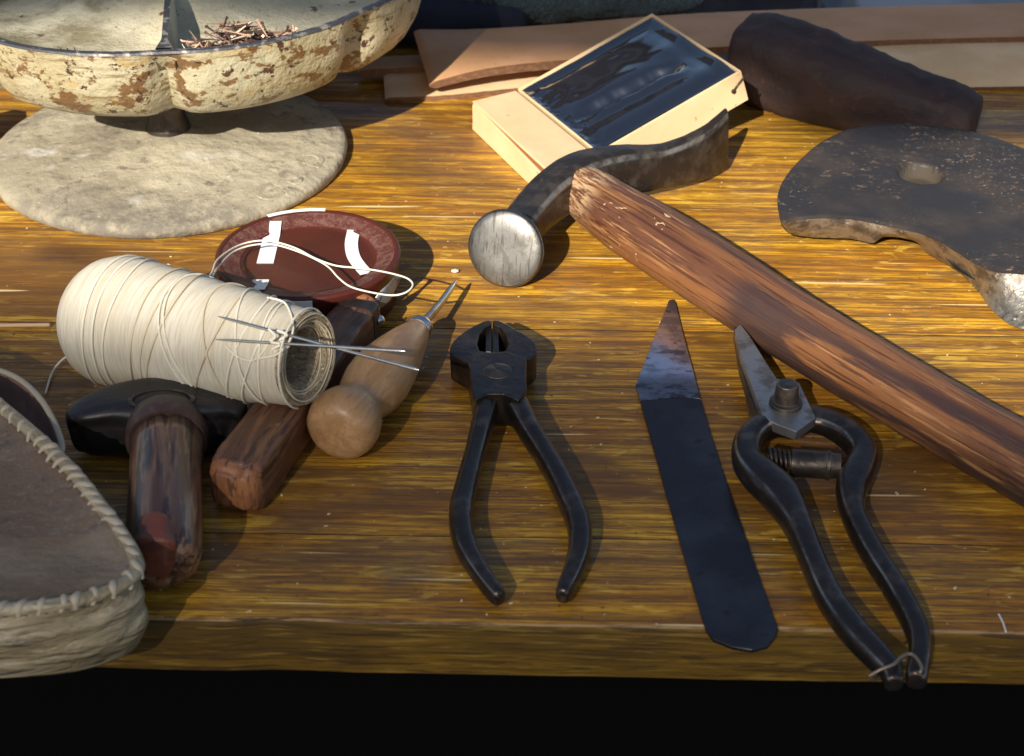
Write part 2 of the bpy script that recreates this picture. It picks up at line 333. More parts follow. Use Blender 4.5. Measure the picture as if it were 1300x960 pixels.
M['towel'] = Mat('teal_terry_cloth', (.07, .13, .15), rough=1, sheen=.4, layers=[dict(t='vor', s=(3.2, 3.2, 3.2), lo=.1, hi=.6, c=(.012, .022, .028), f=.8), dict(s=(.2, .2, .2), lo=.4, hi=.6, c=(.06, .10, .115), f=.5)],
    bump=[dict(t='vor', s=(3.2, 3.2, 3.2), h=.3), dict(s=(5, 5, 5), h=.1)])
M['navy'] = Mat('navy_cloth', (.010, .012, .022), rough=.95, layers=[dict(s=(.2, .2, .2), lo=.4, hi=.6, c=(.018, .02, .034))], bump=[dict(s=(.3, .3, .3), h=.4, d=2)])
M['maroon'] = Mat('dark_maroon_wax', (.044, .022, .018), rough=.7, layers=[
    dict(s=(.3, 1, 1), lo=.42, hi=.62, c=(.028, .016, .014), d=5), dict(s=(2, 2, 2), lo=.58, hi=.72, c=(.080, .042, .034), d=5, f=.7)],
    bump=[dict(s=(1, 1, 1), h=.12, d=5), dict(s=(5, 5, 5), h=.03, d=4)])
M['bowl'] = Mat('red_brown_enamel', (.075, .015, .009), rough=.36, spec=.35, coat=.08, coat_rough=.15, layers=[
    dict(s=(.5, .5, .5), lo=.4, hi=.7, c=(.055, .013, .009), d=4), dict(s=(9, 9, 9), lo=.74, hi=.77, c=(.35, .20, .15), f=.5, d=2)], bump=[dict(s=(3, 3, 3), h=.01)])
M['bowl_in'] = Mat('dusty_inner_wall', (.085, .020, .013), rough=.55, layers=[
    dict(s=(2.2, 2.2, 2.2), lo=.42, hi=.62, c=(.20, .105, .080), d=7, ro=.75, f=.55), dict(s=(14, 14, 14), lo=.60, hi=.72, c=(.34, .26, .22), f=.5, d=2)], bump=[dict(s=(8, 8, 8), h=.02)])
M['tape'] = Mat('white_paper_tape', (.80, .80, .78), rough=.6)
M['thread_body'] = Mat('wound_linen_thread', (.62, .55, .42), rough=.8, layers=[
    dict(s=(.6, .3, .3), lo=.4, hi=.65, c=(.68, .62, .50), d=4), dict(s=(16, .5, .5), lo=.48, hi=.60, c=(.48, .41, .29), d=4, f=.6), dict(s=(1.2, .4, .4), lo=.58, hi=.66, c=(.60, .53, .42), d=5, f=.5)],
    bump=[dict(s=(22, .4, .4), h=.016, d=2), dict(s=(1.6, .5, .5), h=.05, d=3), dict(s=(6, 3, 3), h=.012, d=4)])
M['thread_end'] = Mat('wound_thread_end', (.40, .31, .19), rough=.9, layers=[
    dict(s=(4, 9, 9), lo=.45, hi=.62, c=(.20, .145, .085), d=5, f=.9), dict(s=(3, 6, 6), lo=.6, hi=.7, c=(.72, .64, .48), d=4, off=(5, 0, 0))], bump=[dict(s=(5, 12, 12), h=.06, d=5)])
M['thread'] = Mat('waxed_linen_thread', (.80, .74, .60), rough=.65, bump=[dict(s=(14, 4, 4), h=.01)])
M['thread_shade'] = Mat('beige_linen_thread', (.62, .53, .37), rough=.75, bump=[dict(s=(14, 4, 4), h=.01)])
M['beech'] = Mat('turned_beech', (.36, .195, .082), rough=.45, coat=.2, coat_rough=.3, layers=[
    dict(s=(.25, 2.2, 2.2), lo=.4, hi=.65, c=(.45, .26, .12), d=5, dist=.6), dict(s=(.8, 9, 9), lo=.56, hi=.64, c=(.24, .115, .05), d=3, f=.5),
    dict(s=(.3, .5, .5), lo=.56, hi=.72, c=(.20, .10, .05), d=4, f=.5)], bump=[dict(s=(.6, 7, 7), h=.01)])
M['old_wood'] = Mat('oiled_brown_wood', (.10, .038, .018), rough=.45, coat=.15, coat_rough=.35, layers=[
    dict(s=(.25, 1.3, 1.3), lo=.42, hi=.62, c=(.20, .085, .038), d=6, dist=.8), dict(s=(.5, 4, 4), lo=.52, hi=.62, c=(.035, .014, .010), d=5, f=.85),
    dict(s=(1.2, 1.2, 1.2), lo=.64, hi=.72, c=(.32, .15, .06), d=4, f=.6)], bump=[dict(s=(.4, 4, 4), h=.06, d=5), dict(s=(2, 2, 2), h=.03)])
M['end_wood'] = Mat('rounded_end_grain', (.22, .085, .035), rough=.55, layers=[
    dict(s=(1, 1, 1), lo=.42, hi=.62, c=(.34, .14, .055), d=5), dict(s=(2, 5, 1), lo=.54, hi=.62, c=(.07, .03, .018), d=5, f=.8)], bump=[dict(s=(2, 3, 1), h=.08, d=5)])
M['ebony'] = Mat('black_ebony', (.014, .012, .012), rough=.42, layers=[dict(s=(.6, 3, 3), lo=.5, hi=.7, c=(.030, .024, .022), d=5)], bump=[dict(s=(1, 5, 5), h=.015)])
M['ebony_mark'] = Mat('worn_mark', (.035, .026, .020), rough=.6, layers=[dict(s=(2, 2, 2), lo=.52, hi=.6, c=(.10, .07, .045), d=5)])
M['collar'] = Mat('brown_leather_collar', (.060, .032, .024), rough=.5, layers=[dict(s=(2, 2, 2), lo=.5, hi=.65, c=(.09, .05, .04), d=5)], bump=[dict(s=(4, 4, 4), h=.02)])
M['handle_dark'] = Mat('burnished_dark_handle', (.085, .036, .020), rough=.33, coat=.4, coat_rough=.25, layers=[
    dict(s=(.2, 1.4, 1.4), lo=.44, hi=.6, c=(.22, .11, .06), d=5, dist=1.0), dict(s=(.3, 3, 3), lo=.5, hi=.6, c=(.025, .012, .010), d=5, f=.9),
    dict(s=(.3, 2.2, 2.2), lo=.62, hi=.68, c=(.36, .22, .12), d=4, f=.7, off=(3, 3, 0))], bump=[dict(s=(.3, 3, 3), h=.06, d=5)])
M['red_patch'] = Mat('red_brown_leather_patch', (.19, .052, .028), rough=.5, layers=[dict(s=(1, 1, 1), lo=.4, hi=.7, c=(.09, .028, .018), d=4)], bump=[dict(s=(3, 3, 3), h=.015)])
M['insole'] = Mat('suede_insole', (.16, .098, .052), rough=.42, coat=.5, coat_rough=.4, layers=[
    dict(s=(.2, .3, .3), lo=.42, hi=.62, c=(.22, .155, .095), d=5), dict(s=(.35, .8, .8), lo=.55, hi=.66, c=(.06, .040, .028), d=7, f=.75, ro=.65), dict(s=(.15, .6, .15), lo=.55, hi=.68, c=(.34, .27, .19), d=6, f=.5, off=(4, 0, 0)),
    dict(s=(4, 4, 4), lo=.55, hi=.7, c=(.30, .25, .19), d=3, f=.35)], bump=[dict(s=(6, 6, 6), h=.03), dict(s=(.5, .9, .5), h=.25, d=4)])
M['hide'] = Mat('wrinkled_grey_hide', (.28, .22, .125), rough=.38, coat=.35, coat_rough=.4, layers=[
    dict(s=(.3, .3, 1.2), lo=.42, hi=.62, c=(.42, .35, .23), d=4), dict(s=(.4, .4, 2), lo=.56, hi=.68, c=(.17, .14, .10), d=5, f=.7)], bump=[dict(s=(.4, .4, 1.6), h=.55, d=4, dist=.8), dict(s=(3, 3, 3), h=.02)])
M['stitch'] = Mat('waxed_white_stitch', (.44, .37, .27), rough=.6, bump=[dict(s=(6, 6, 6), h=.02)])
M['pink_leather'] = Mat('pinkish_lining_leather', (.20, .125, .105), rough=.55, layers=[dict(s=(.5, .5, .5), lo=.4, hi=.65, c=(.27, .18, .15), d=5)], bump=[dict(s=(3, 3, 3), h=.03)])
M['blade'] = Mat('dark_knife_steel', (.060, .052, .055), rough=.26, metal=.9, layers=[
    dict(s=(.25, .25, 1), lo=.42, hi=.66, c=(.095, .086, .09), d=6, r=.32), dict(s=(1.4, 1.4, 1), lo=.60, hi=.70, c=(.060, .045, .040), d=6, f=.8, r=.5)], bump=[dict(s=(1.5, 1.5, 1), h=.006, d=4), dict(s=(.3, .3, 1), h=.03, d=2)])
M['ground_blade'] = Mat('ground_knife_steel', (.62, .65, .74), rough=.22, metal=.95, layers=[
    dict(s=(1.2, 1.2, 1), lo=.2, hi=.5, c=(.060, .052, .055), d=5, f=1, pos=[('Y', 64.6, 63.0)]),
    dict(s=(.45, .8, 1), lo=.44, hi=.56, c=(.26, .27, .31), d=6, ro=.65, r=.36, f=.8), dict(s=(.7, 1.6, 1), lo=.60, hi=.62, c=(.12, .11, .12), d=6, f=.7, off=(3, 1, 0))], bump=[dict(s=(2, 2, 1), h=.006)])
M['shear_blade'] = Mat('greyed_blade_steel', (.36, .345, .335), rough=.38, metal=.8, layers=[
    dict(s=(.8, .8, .8), lo=.45, hi=.65, c=(.19, .16, .14), d=6, ro=.65, r=.5), dict(s=(3, 3, 3), lo=.66, hi=.7, c=(.04, .03, .03), d=3, f=.8)], bump=[dict(s=(4, 4, 4), h=.01)])
M['wire'] = Mat('dull_binding_wire', (.26, .20, .14), rough=.4, metal=.6)
M['tack'] = Mat('coppery_tack', (.34, .21, .14), rough=.45, metal=.3)
M['tack_dark'] = Mat('dark_rusty_tack', (.085, .045, .032), rough=.55, metal=.3)
M['tack_pale'] = Mat('pale_wood_peg', (.66, .52, .36), rough=.6)
M['crystal'] = Mat('grey_chip', (.55, .50, .42), rough=.2)
M['stick'] = Mat('pale_stick', (.55, .36, .20), rough=.6)
M['canvas'] = Mat('dark_canvas', (.10, .11, .12), rough=.9)
def sheer_mat(name, base, through):                      # material of the added blockers: mixes in transparency to tune the shade
    m = Mat(name, base, rough=.9); t = m.node_tree; tr = t.nodes.new('ShaderNodeBsdfTransparent'); mx = t.nodes.new('ShaderNodeMixShader')
    mx.inputs[0].default_value = through; t.links.new(t.nodes['Principled BSDF'].outputs[0], mx.inputs[1]); t.links.new(tr.outputs[0], mx.inputs[2])
    t.links.new(mx.outputs[0], t.nodes['Material Output'].inputs['Surface']); return m
M['sheer_mat'] = sheer_mat('sheer_blocker', (.10, .11, .12), .38)
M['sheer_mat2'] = sheer_mat('dense_blocker', (.10, .11, .12), .26)
M['pole'] = Mat('grey_pole', (.25, .25, .25), rough=.5, metal=.5)

# ------------------------------------------------------------------ setting: ground, paving
def sheet(name, x0, x1, y0, y1, z, m):
    o = obj(name, [(x0, y0, z), (x1, y0, z), (x1, y1, z), (x0, y1, z)], [(0, 1, 2, 3)], m, smooth=None); return props(o, kind='structure')
sheet('ground', -4000, 4000, -4000, 6000, -75, M['ground'])
k0 = W(1095, 17, -62)
o = box('pavement', k0.x, 900, k0.y, 1200, -74.6, -62, M['pave'], bevel=1); props(o, kind='structure')

# ------------------------------------------------------------------ unseen blockers added behind the camera to shade the table
def onplane(xt, yt, Yp):
    t = (yt - Yp) / (-SUN.y / SUN.z); return Vector((xt - t * (-SUN.x / SUN.z), Yp, t))
Yp = -330
scr = thing('front_shade_blocker', (-120, Yp, -75), 'tall dark shade net screen standing behind the photographer', 'windbreak')
pts = [(-160, 76), (-60, 74), (-34, 72.5), (-24, 71.5), (-15, 70), (-9, 69), (-4, 68.2), (3, 67.2), (9, 66.3), (14, 64.5), (19, 62), (26, 58), (34, 53), (60, 47), (160, 42)]  # top edge of the added blocker, shaped from the wanted shade line
top = [onplane(x, y, Yp) for x, y in pts]
V = [p for p in top] + [Vector((p.x, p.y, -74)) for p in top] + [p + Vector((0, -1, 0)) for p in top] + [Vector((p.x, p.y - 1, -74)) for p in top]
n = len(top); F = []
for i in range(n - 1):
    F += [(i, i + 1, n + i + 1, n + i), (2 * n + i, 3 * n + i, 3 * n + i + 1, 2 * n + i + 1), (i, 2 * n + i, 2 * n + i + 1, i + 1)]
obj('blocker_sheet', V, F, M['sheer_mat'], scr, fix=True)
for x in (top[0].x, top[-1].x):
    lathe('pole', (x, Yp, -75), (x, Yp, 300), [(0, 3), (375, 3)], M['pole'], scr, seg=16)
Yc = -170
cn = thing('rear_shade_blocker', (0, Yc, -75), 'dark canvas stall canopy with hanging valance behind the photographer', 'canopy')
low = [(-160, 100), (-40, 99.4), (-8, 99.1), (5, 98.7), (12, 97.5), (15.2, 95), (16.0, 89.5), (20, 88.5), (27, 88.0), (45, 88), (160, 88)]  # lower edge of this added blocker follows the shade wanted at the back
lo = [onplane(x, y, Yc) for x, y in low]
zt = max(p.z for p in lo) + 75
V = lo + [Vector((p.x, p.y, zt)) for p in lo] + [p + Vector((0, -.6, 0)) for p in lo] + [Vector((p.x, p.y - .6, zt)) for p in lo]
n = len(lo); F = []
for i in range(n - 1):
    F += [(i, i + 1, n + i + 1, n + i), (2 * n + i, 3 * n + i, 3 * n + i + 1, 2 * n + i + 1), (i, 2 * n + i, 2 * n + i + 1, i + 1), (n + i, n + i + 1, 3 * n + i + 1, 3 * n + i)]
obj('hanging_blocker', V, F, M['sheer_mat2'], cn)
for x in (lo[0].x, lo[-1].x):
    lathe('pole', (x, Yc - 2, -75), (x, Yc - 2, zt), [(0, 2.5), (zt + 75, 2.5)], M['pole'], cn, seg=16)

for (x0, x1, yy, zt_, nm) in ((-125, -36, 260, 135, 'tall dark hanging cloth screen standing beyond the table to the left'), (22, 48, 262, -35, 'dark navy cloth screen standing beyond the table behind the maroon bar')):  # the left one is added out of view to darken the pitch's reflections
    hg = thing('cloth_screen', ((x0 + x1) / 2, yy, -75), nm, 'screen')
    V = []; F = []; nn_ = 40
    for k in range(nn_ + 1):
        x = x0 + (x1 - x0) * k / nn_; wv = 2.0 * math.sin(x * .5) + 1.2 * math.sin(x * .23 + 1)
        for (z, o_) in ((-74, 0), (zt_, 0), (zt_, 1.0), (-74, 1.0)): V.append((x, yy + wv + o_, z))
    for k in range(nn_):
        for j in range(4): F.append((k * 4 + j, k * 4 + (j + 1) % 4, (k + 1) * 4 + (j + 1) % 4, (k + 1) * 4 + j))
    F += [(0, 1, 2, 3), (nn_ * 4 + 3, nn_ * 4 + 2, nn_ * 4 + 1, nn_ * 4)]
    obj('cloth', V, F, M['navy'], hg)
    for x in (x0, x1): lathe('pole', (x, yy + 5, -75), (x, yy + 5, zt_), [(0, 1.8), (zt_ + 75, 1.8)], M['pole'], hg, seg=12)

# ------------------------------------------------------------------ table
E0 = W(200, 786); E1 = W(1200, 804)
ex = (E1 - E0).normalized(); ey = Vector((-ex.y, ex.x, 0))
def TF(x, y, z): return E0 + ex * (x + 13) + ey * y + Vector((0, 0, z))
tb = thing('work_table', (0, 75, -75), 'long amber varnished oak plank table with a worn front edge carrying all the tools', 'table')
seams = [0, 5.15, 20.6, 45.8, 58.9]
gaps = [0, .022, .010, .02, 0]
for i in range(4):
    y0 = seams[i] + gaps[i]; y1 = seams[i + 1] - gaps[i + 1]
    zt = [0, -.02, 0, -.02][i] - .01
    # dense strip so that the edges wander a little
    V = []; U = []; nx = 160
    for k in range(nx + 1):
        x = -120 + 240 * k / nx
        w0 = .09 * fbm((x * .12, i * 7, 0), 6); w1 = .09 * fbm((x * .12, i * 7 + 7, 0), 6)
        if i == 0: w0 = .10 * fbm((x * .2, 3, 0)); 
        r = .13 if i == 0 else .03
        r += .10 * abs(fbm((x * .35, 11, 2))) if i == 0 else 0
        q = .05
        pr = [(y0 + w0, zt - 2.40), (y0 + w0, zt - r), (y0 + w0 + r * .3, zt - r * .3), (y0 + w0 + r, zt), (y1 + w1 - q * .6, zt), (y1 + w1, zt - q * .6), (y1 + w1, zt - 2.40)]
        for (y, z) in pr:
            V.append(TF(x, y, z)); U.append((x + i * 57, y + i * 31 + (3 if z < -1 else 0), z))
    m_ = len(pr); F = []
    for k in range(nx):
        for j in range(m_):
            F.append((k * m_ + j, k * m_ + (j + 1) % m_, (k + 1) * m_ + (j + 1) % m_, (k + 1) * m_ + j))
    F += [tuple(range(m_)), tuple(nx * m_ + j for j in range(m_))]
    o = obj('plank', V, F, M['table'], tb, U, smooth=40)
    if i > 0:
        o.data.materials.append(M['grime'])
        for f in o.data.polygons:
            if abs(f.normal.y) > .55: f.material_index = 1
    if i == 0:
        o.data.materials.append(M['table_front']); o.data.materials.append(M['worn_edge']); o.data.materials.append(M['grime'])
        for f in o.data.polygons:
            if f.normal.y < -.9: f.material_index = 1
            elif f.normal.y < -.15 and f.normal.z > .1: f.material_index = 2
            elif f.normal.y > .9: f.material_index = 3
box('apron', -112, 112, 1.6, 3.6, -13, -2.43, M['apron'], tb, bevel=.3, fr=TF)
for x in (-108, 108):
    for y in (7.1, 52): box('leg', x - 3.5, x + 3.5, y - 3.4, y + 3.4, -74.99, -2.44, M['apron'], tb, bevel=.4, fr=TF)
print('table ok')

# ------------------------------------------------------------------ nail stand: domed base, pillar, lobed tray
BC = W(218, 200)
DZ = 2.3; ZR = 11.5 - DZ
C1 = W(208, 67, ZR); C2 = W(458, 16, ZR)
ch = (C2 - C1).length; RC = ch / (2 * math.sin(PI / 8))
mid = (C1 + C2) / 2; dn = Vector((-(C2 - C1).y, (C2 - C1).x, 0)).normalized()
TC = mid + dn * RC * math.cos(PI / 8)
st = thing('nail_stand', (BC.x, BC.y, 0), 'cream painted cast iron nail stand with a lobed tray on a round dusty foot', 'nail stand')
def bn(t, th): return .07 * fbm((math.cos(th) * 2, math.sin(th) * 2, t * 2))
base = lathe('foot', (BC.x, BC.y, 0), (BC.x, BC.y, 1), [(.0, 9.35), (.12, 9.55), (.45, 9.62), (.68, 9.5), (.80, 9.2), (.95, 8.5), (1.12, 7.6), (1.18, 7.0), (1.14, 6.4), (1.22, 5.8), (1.4, 4.6), (1.5, 3.4), (1.6, 2.2), (1.8, 1.2)],
             M['iron_base'], st, seg=120, noisef=bn, smooth=60)
me = base.data
for i, v in enumerate(me.attributes['uvw'].data):
    c = me.vertices[i].co * 100; v.vector = (c.x, c.y, c.z)
# raised letters on the foot
def text_mesh(ch_, size, depth):
    cu = bpy.data.curves.new('t', 'FONT'); cu.body = ch_; cu.size = size; cu.extrude = depth; cu.align_x = 'CENTER'; cu.align_y = 'CENTER'; cu.offset = .035
    cu.bevel_depth = .05; cu.bevel_resolution = 2
    o = bpy.data.objects.new('t', cu); COL.objects.link(o)
    dg = bpy.context.evaluated_depsgraph_get(); m = bpy.data.meshes.new_from_object(o.evaluated_get(dg))
    V = [v.co.copy() for v in m.vertices]; F = [tuple(p.vertices) for p in m.polygons]
    bpy.data.objects.remove(o); bpy.data.curves.remove(cu); bpy.data.meshes.remove(m)
    return V, F
for chx, (px, py) in (('G', (341, 243)), ('S', (370, 225)), ('D', (397, 202))):
    V, F = text_mesh(chx, 1.75, .05)
    p = W(px, py, 1.0); rad = Vector((p.x - BC.x, p.y - BC.y, 0)); r0 = rad.length; a = math.atan2(rad.y, rad.x) + PI / 2
    rot = Matrix.Rotation(a, 3, 'Z')
    V2 = []
    for v in V:
        q = rot @ Vector((v.x * 1.1, v.y, 0)); q = Vector((p.x + q.x, p.y + q.y, 0)); rr = (q - Vector((BC.x, BC.y, 0))).length
        hz = .92 + (8.5 - rr) * (.18 / 1.1) if rr > 7.4 else 1.1 + (7.4 - rr) * .18
        V2.append((q.x, q.y, hz + v.z * .7 - .01))
    props(obj('letter', V2, F, M['iron_base'], base, smooth=60), label='raised cast letter %s on the foot' % chx)
lathe('pillar', (BC.x, BC.y, 2), (BC.x, BC.y, 9), [(-.4, 1.3), (.5, 1.0), (2.2, 1.0), (2.8, 1.3), (3.0, 2.0)], M['dark_iron'], st, seg=32)  # dark colour stands in for the tray's shadow on the stem
# tray
NL = 8; PER = 22; sag = 1.35
Ra = ((ch / 2) ** 2 + sag ** 2) / (2 * sag)
outl = []
a0 = math.atan2(C1.y - TC.y, C1.x - TC.x)
for k in range(NL):
    A = Vector((math.cos(a0 + k * PI / 4), math.sin(a0 + k * PI / 4), 0)) * RC
    B = Vector((math.cos(a0 + (k + 1) * PI / 4), math.sin(a0 + (k + 1) * PI / 4), 0)) * RC
    m0 = (A + B) / 2; nn = m0.normalized(); cc = m0 - nn * (Ra - sag)
    aa = math.atan2((A - cc).y, (A - cc).x); ab = math.atan2((B - cc).y, (B - cc).x)
    while ab < aa: ab += 2 * PI
    for j in range(PER):
        q = aa + (ab - aa) * j / PER; outl.append(cc + Vector((math.cos(q), math.sin(q), 0)) * Ra)
NO = len(outl)
def tring(sc, z, soft=0, nz=.04):
    R = []
    for i, p in enumerate(outl):
        j = i % PER; r = p.length; w = math.exp(-(min(j, PER - j) / 1.6) ** 2)
        q = p * (sc * (1 + soft * w * (min(1, (11.6 - z) / 1.2)))); zz = z
        pt = Vector((TC.x + q.x, TC.y + q.y, zz - DZ))
        d = nz * fbm(pt * .9)
        R.append(pt + p.normalized() * d + Vector((0, 0, .3 * d)))
    return R
outer = [(.40, 7.1), (.70, 7.1), (.80, 7.2), (.875, 7.5), (.925, 8.0), (.96, 8.8), (.98, 9.6), (.99, 10.4), (.998, 11.1), (1.0, 11.5)]
inner = [(.972, 11.5), (.962, 11.2), (.945, 10.9), (.91, 10.5), (.85, 10.15), (.76, 9.9), (.64, 9.8), (.52, 10.0), (.42, 10.5), (.32, 11.2), (.2, 11.9), (.08, 12.1)]
def trz(r):
    u = r / RC
    for (a, za), (b, zb_) in zip(inner, inner[1:]):
        if b <= u <= a: return zb_ + (za - zb_) * (u - b) / (a - b)
    return 11.5
def rings_mesh(name, prof, mat, parent, soft=0, closeend=None, nz=.04):
    V = []; F = []
    for s, z in prof: V += tring(s, z, soft, nz)
    for k in range(len(prof) - 1):
        for j in range(NO):
            j2 = (j + 1) % NO; F.append((k * NO + j, k * NO + j2, (k + 1) * NO + j2, (k + 1) * NO + j))
    if closeend is not None: F.append(tuple(closeend * NO + j for j in range(NO)))
    return obj(name, V, F, mat, parent, smooth=50, fix=False)
rings_mesh('tray', outer, M['paint'], st, closeend=0, nz=.09, soft=-.07)
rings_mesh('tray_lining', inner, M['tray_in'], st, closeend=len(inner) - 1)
rim = rings_mesh('rim', [(.972, 11.42), (.976, 11.56), (.988, 11.585), (1.0, 11.56), (1.003, 11.45)], M['iron_edge'], st, nz=.05)
for k in range(0, NL, 2):
    d = Vector((math.cos(a0 + k * PI / 4), math.sin(a0 + k * PI / 4), 0)); s = Vector((-d.y, d.x, 0)); V = []; 
    rr = [RC * .975, RC * .9, RC * .7, RC * .4, RC * .1]
    for r in rr:
        hz = 11.60 + .5 * (1 - r / RC)
        w = .22 + (.35 if r > RC * .95 else 0)
        zb = 9.4 if r < RC * .8 else (9.6 if r < RC * .95 else 10.7)
        for (o_, z) in ((-.42, zb), (-.2 if w < .3 else -.5, 11.0), (-w * .7, hz), (w * .7, hz), (.2 if w < .3 else .5, 11.0), (.42, zb)):
            V.append(TC + d * r + s * o_ + Vector((0, 0, z - DZ - TC.z)))
    F = []
    for i in range(len(rr) - 1):
        for j in range(5): F.append((i * 6 + j, i * 6 + j + 1, (i + 1) * 6 + j + 1, (i + 1) * 6 + j))
    o = obj('divider', V, F, M['tray_in'], st, smooth=30); o.data.materials.append(M['iron_edge'])
    for f in o.data.polygons:
        if f.normal.z > .8 or f.normal.z < -.8: f.material_index = 1
#lathe('hub', TC - Vector((0, 0, 4)), TC, [(0, 1.8), (3.5, 1.6), (4.3, 1.1), (4.6, .4)], M['iron_edge'], st, seg=24)

# pile of tacks in the compartment right of the front divider
tk_m = []
for s in range(4):
    L_ = 1.05 + .18 * s; w = .045; V = []; F = []
    for (x, r) in ((-L_ / 2, .012), (L_ / 2 - .1, w), (L_ / 2 - .09, w * 1.5), (L_ / 2, w * 1.4)):
        V += [Vector((x, -r, -r)), Vector((x, r, -r)), Vector((x, r, r)), Vector((x, -r, r))]
    for k in range(3):
        for j in range(4): F.append((k * 4 + j, k * 4 + (j + 1) % 4, (k + 1) * 4 + (j + 1) % 4, (k + 1) * 4 + j))
    F += [(0, 1, 2, 3), (12, 15, 14, 13)]
    me = bpy.data.meshes.new('tack'); me.from_pydata([v * .01 for v in V], [], F)
    at = me.attributes.new('uvw', 'FLOAT_VECTOR', 'POINT')
    for i, v in enumerate(V): at.data[i].vector = v * 3 + Vector((s * 3, 0, 0))
    me.materials.append(M['tack' if s % 2 else 'tack_dark']); tk_m.append(me)
mp = tk_m[1].copy(); mp.materials.clear(); mp.materials.append(M['tack_pale']); tk_m.append(mp)
secdir = Vector((math.cos(a0 + PI / 8), math.sin(a0 + PI / 8), 0)); sect = Vector((-secdir.y, secdir.x, 0))
for i in range(230):
    u = random.random() ** .8; q = random.gauss(0, 1)
    r = RC * (.97 - .20 * random.random() ** 1.3); t = -3.9 + 5.6 * u
    if abs(t) > r * .37: t = math.copysign(r * .35 * random.random(), t)
    if abs(t) > 2.3: r = min(r, RC * .905)
    hgt = 1.9 * math.exp(-((t + 1.6) / 2.4) ** 2) * math.exp(-((r - RC * .86) / 1.6) ** 2)
    zz = trz(min(r, RC * .955)) - DZ + hgt * random.random()
    p = Vector((TC.x, TC.y, 0)) + secdir * r + sect * t + Vector((0, 0, zz + .08))
    k = random.randrange(4) if random.random() < .86 else 4
    o = bpy.data.objects.new('tack', tk_m[k]); COL.objects.link(o); o.location = p * .01
    o.rotation_euler = (random.uniform(0, 6), random.gauss(0, .35), random.uniform(0, 6.3))
    if k == 4: props(o, 'pale wooden peg lying among the brown tacks in the nail stand tray', 'peg', 'wooden pegs in the tray')
    elif k % 2: props(o, 'small coppery brown tack in the heap beside the front divider of the nail stand tray', 'tack', 'coppery tacks heaped in the tray')
    else: props(o, 'small dark rusty tack in the heap beside the front divider of the nail stand tray', 'tack', 'dark tacks heaped in the tray')
secl = Vector((math.cos(a0 - PI / 8), math.sin(a0 - PI / 8), 0)); setl = Vector((-secl.y, secl.x, 0))
for t, r in ((-3.4, .93), (.0, .925), (.35, .92), (.8, .925)):
    p = Vector((TC.x, TC.y, 0)) + secl * (RC * r + .45) + setl * t + Vector((0, 0, 11.25 - DZ))
    o = bpy.data.objects.new('tack', tk_m[4 if t < -1 else 0]); COL.objects.link(o); o.location = p * .01; o.scale = (.45, 1.3, 1.3)
    o.rotation_euler = (0, .9, random.uniform(0, 6))
    props(o, 'stray broken tack against the rim in the nearly empty tray compartment on the left', 'tack', 'stray tacks in the left compartment')

# ------------------------------------------------------------------ background: towel, straps, navy cloth, maroon bar
def tn(s, th, p): return .35 * fbm(p * .35) + .12 * fbm(p * 1.3)
rows = [(-14, 109, 2.6, 4.0, 2.6), (-7.5, 108.5, 3, 4.6, 3.3), (-2, 108.5, 3.3, 4.8, 3.6), (4, 108.5, 3.1, 4.8, 3.4), (8, 109, 2.5, 4.4, 2.8), (11.0, 109.5, 1.7, 3.4, 1.9)]
o = loft('towel', rows, M['towel'], None, seg=72, n=16, e=2.3, cap=.9, noisef=tn)
props(o, 'rumpled dark teal terry towel lying behind the leather strips', 'towel')
o = loft('cloth', [(-12, 102.3, 1.6, 1.2, 1.5), (-6.5, 102.4, 1.5, 1.2, 1.45), (0, 102.6, 1.2, 1.1, 1.1)], M['navy'], None, seg=32, n=8, cap=.8, noisef=lambda s, th, p: .2 * fbm(p * .5))
props(o, 'folded black cloth tucked between the nail stand and the leather strips', 'cloth')

def strap(name, rows, wid, th, mat, emat, label, group=None, curl=0, fuzz=.03, parent=None):
    """rows: (x,y,z,roll) centre line; a flat band with a worn outline"""
    R = crom([tuple(r) for r in rows], 14); V = []; U = []; s = 0; K = 10
    for i, r in enumerate(R):
        c = Vector(r[:3]); t = (Vector(R[min(i + 1, len(R) - 1)][:3]) - Vector(R[max(i - 1, 0)][:3])).normalized()
        if i: s += (c - Vector(R[i - 1][:3])).length
        side = Vector((t.y, -t.x, 0)).normalized(); ro = r[3]
        sd = side * math.cos(ro) + Vector((0, 0, -math.sin(ro))); up = sd.cross(t).normalized()
        ee = min(1, .25 + min(i, len(R) - 1 - i) * .35)
        top = []; bot = []
        for k in range(K + 1):
            q = k / K * 2 - 1; x = q * wid / 2
            if k in (0, K): x += fuzz * fbm((s * 1.7, k, 1))
            cz = curl * q * q
            top.append((c + sd * x + up * (th / 2 * (1 - .22 * abs(q) ** 8) * ee + cz), x)); bot.append((c + sd * x * .985 + up * (-th / 2 * ee + cz), x))
        for p, x in top: V.append(p); U.append((s, x, 0))
        for p, x in bot[::-1]: V.append(p); U.append((s, x, 1))
    m_ = 2 * (K + 1); F = []; mi = []
    for i in range(len(R) - 1):
        for j in range(m_):
            F.append((i * m_ + j, i * m_ + (j + 1) % m_, (i + 1) * m_ + (j + 1) % m_, (i + 1) * m_ + j)); mi.append(1 if j in (K, m_ - 1) else 0)
    F += [tuple(range(m_)), tuple((len(R) - 1) * m_ + j for j in range(m_))]; mi += [1, 1]
    o = obj(name, V, F, mat, parent, U, smooth=40); o.data.materials.append(emat)
    for f, q in zip(o.data.polygons, mi): f.material_index = q
    return props(o, label, 'leather strip', group)
def wp(l): return [tuple(W(a, b, z)) + (r,) for a, b, z, r in l]
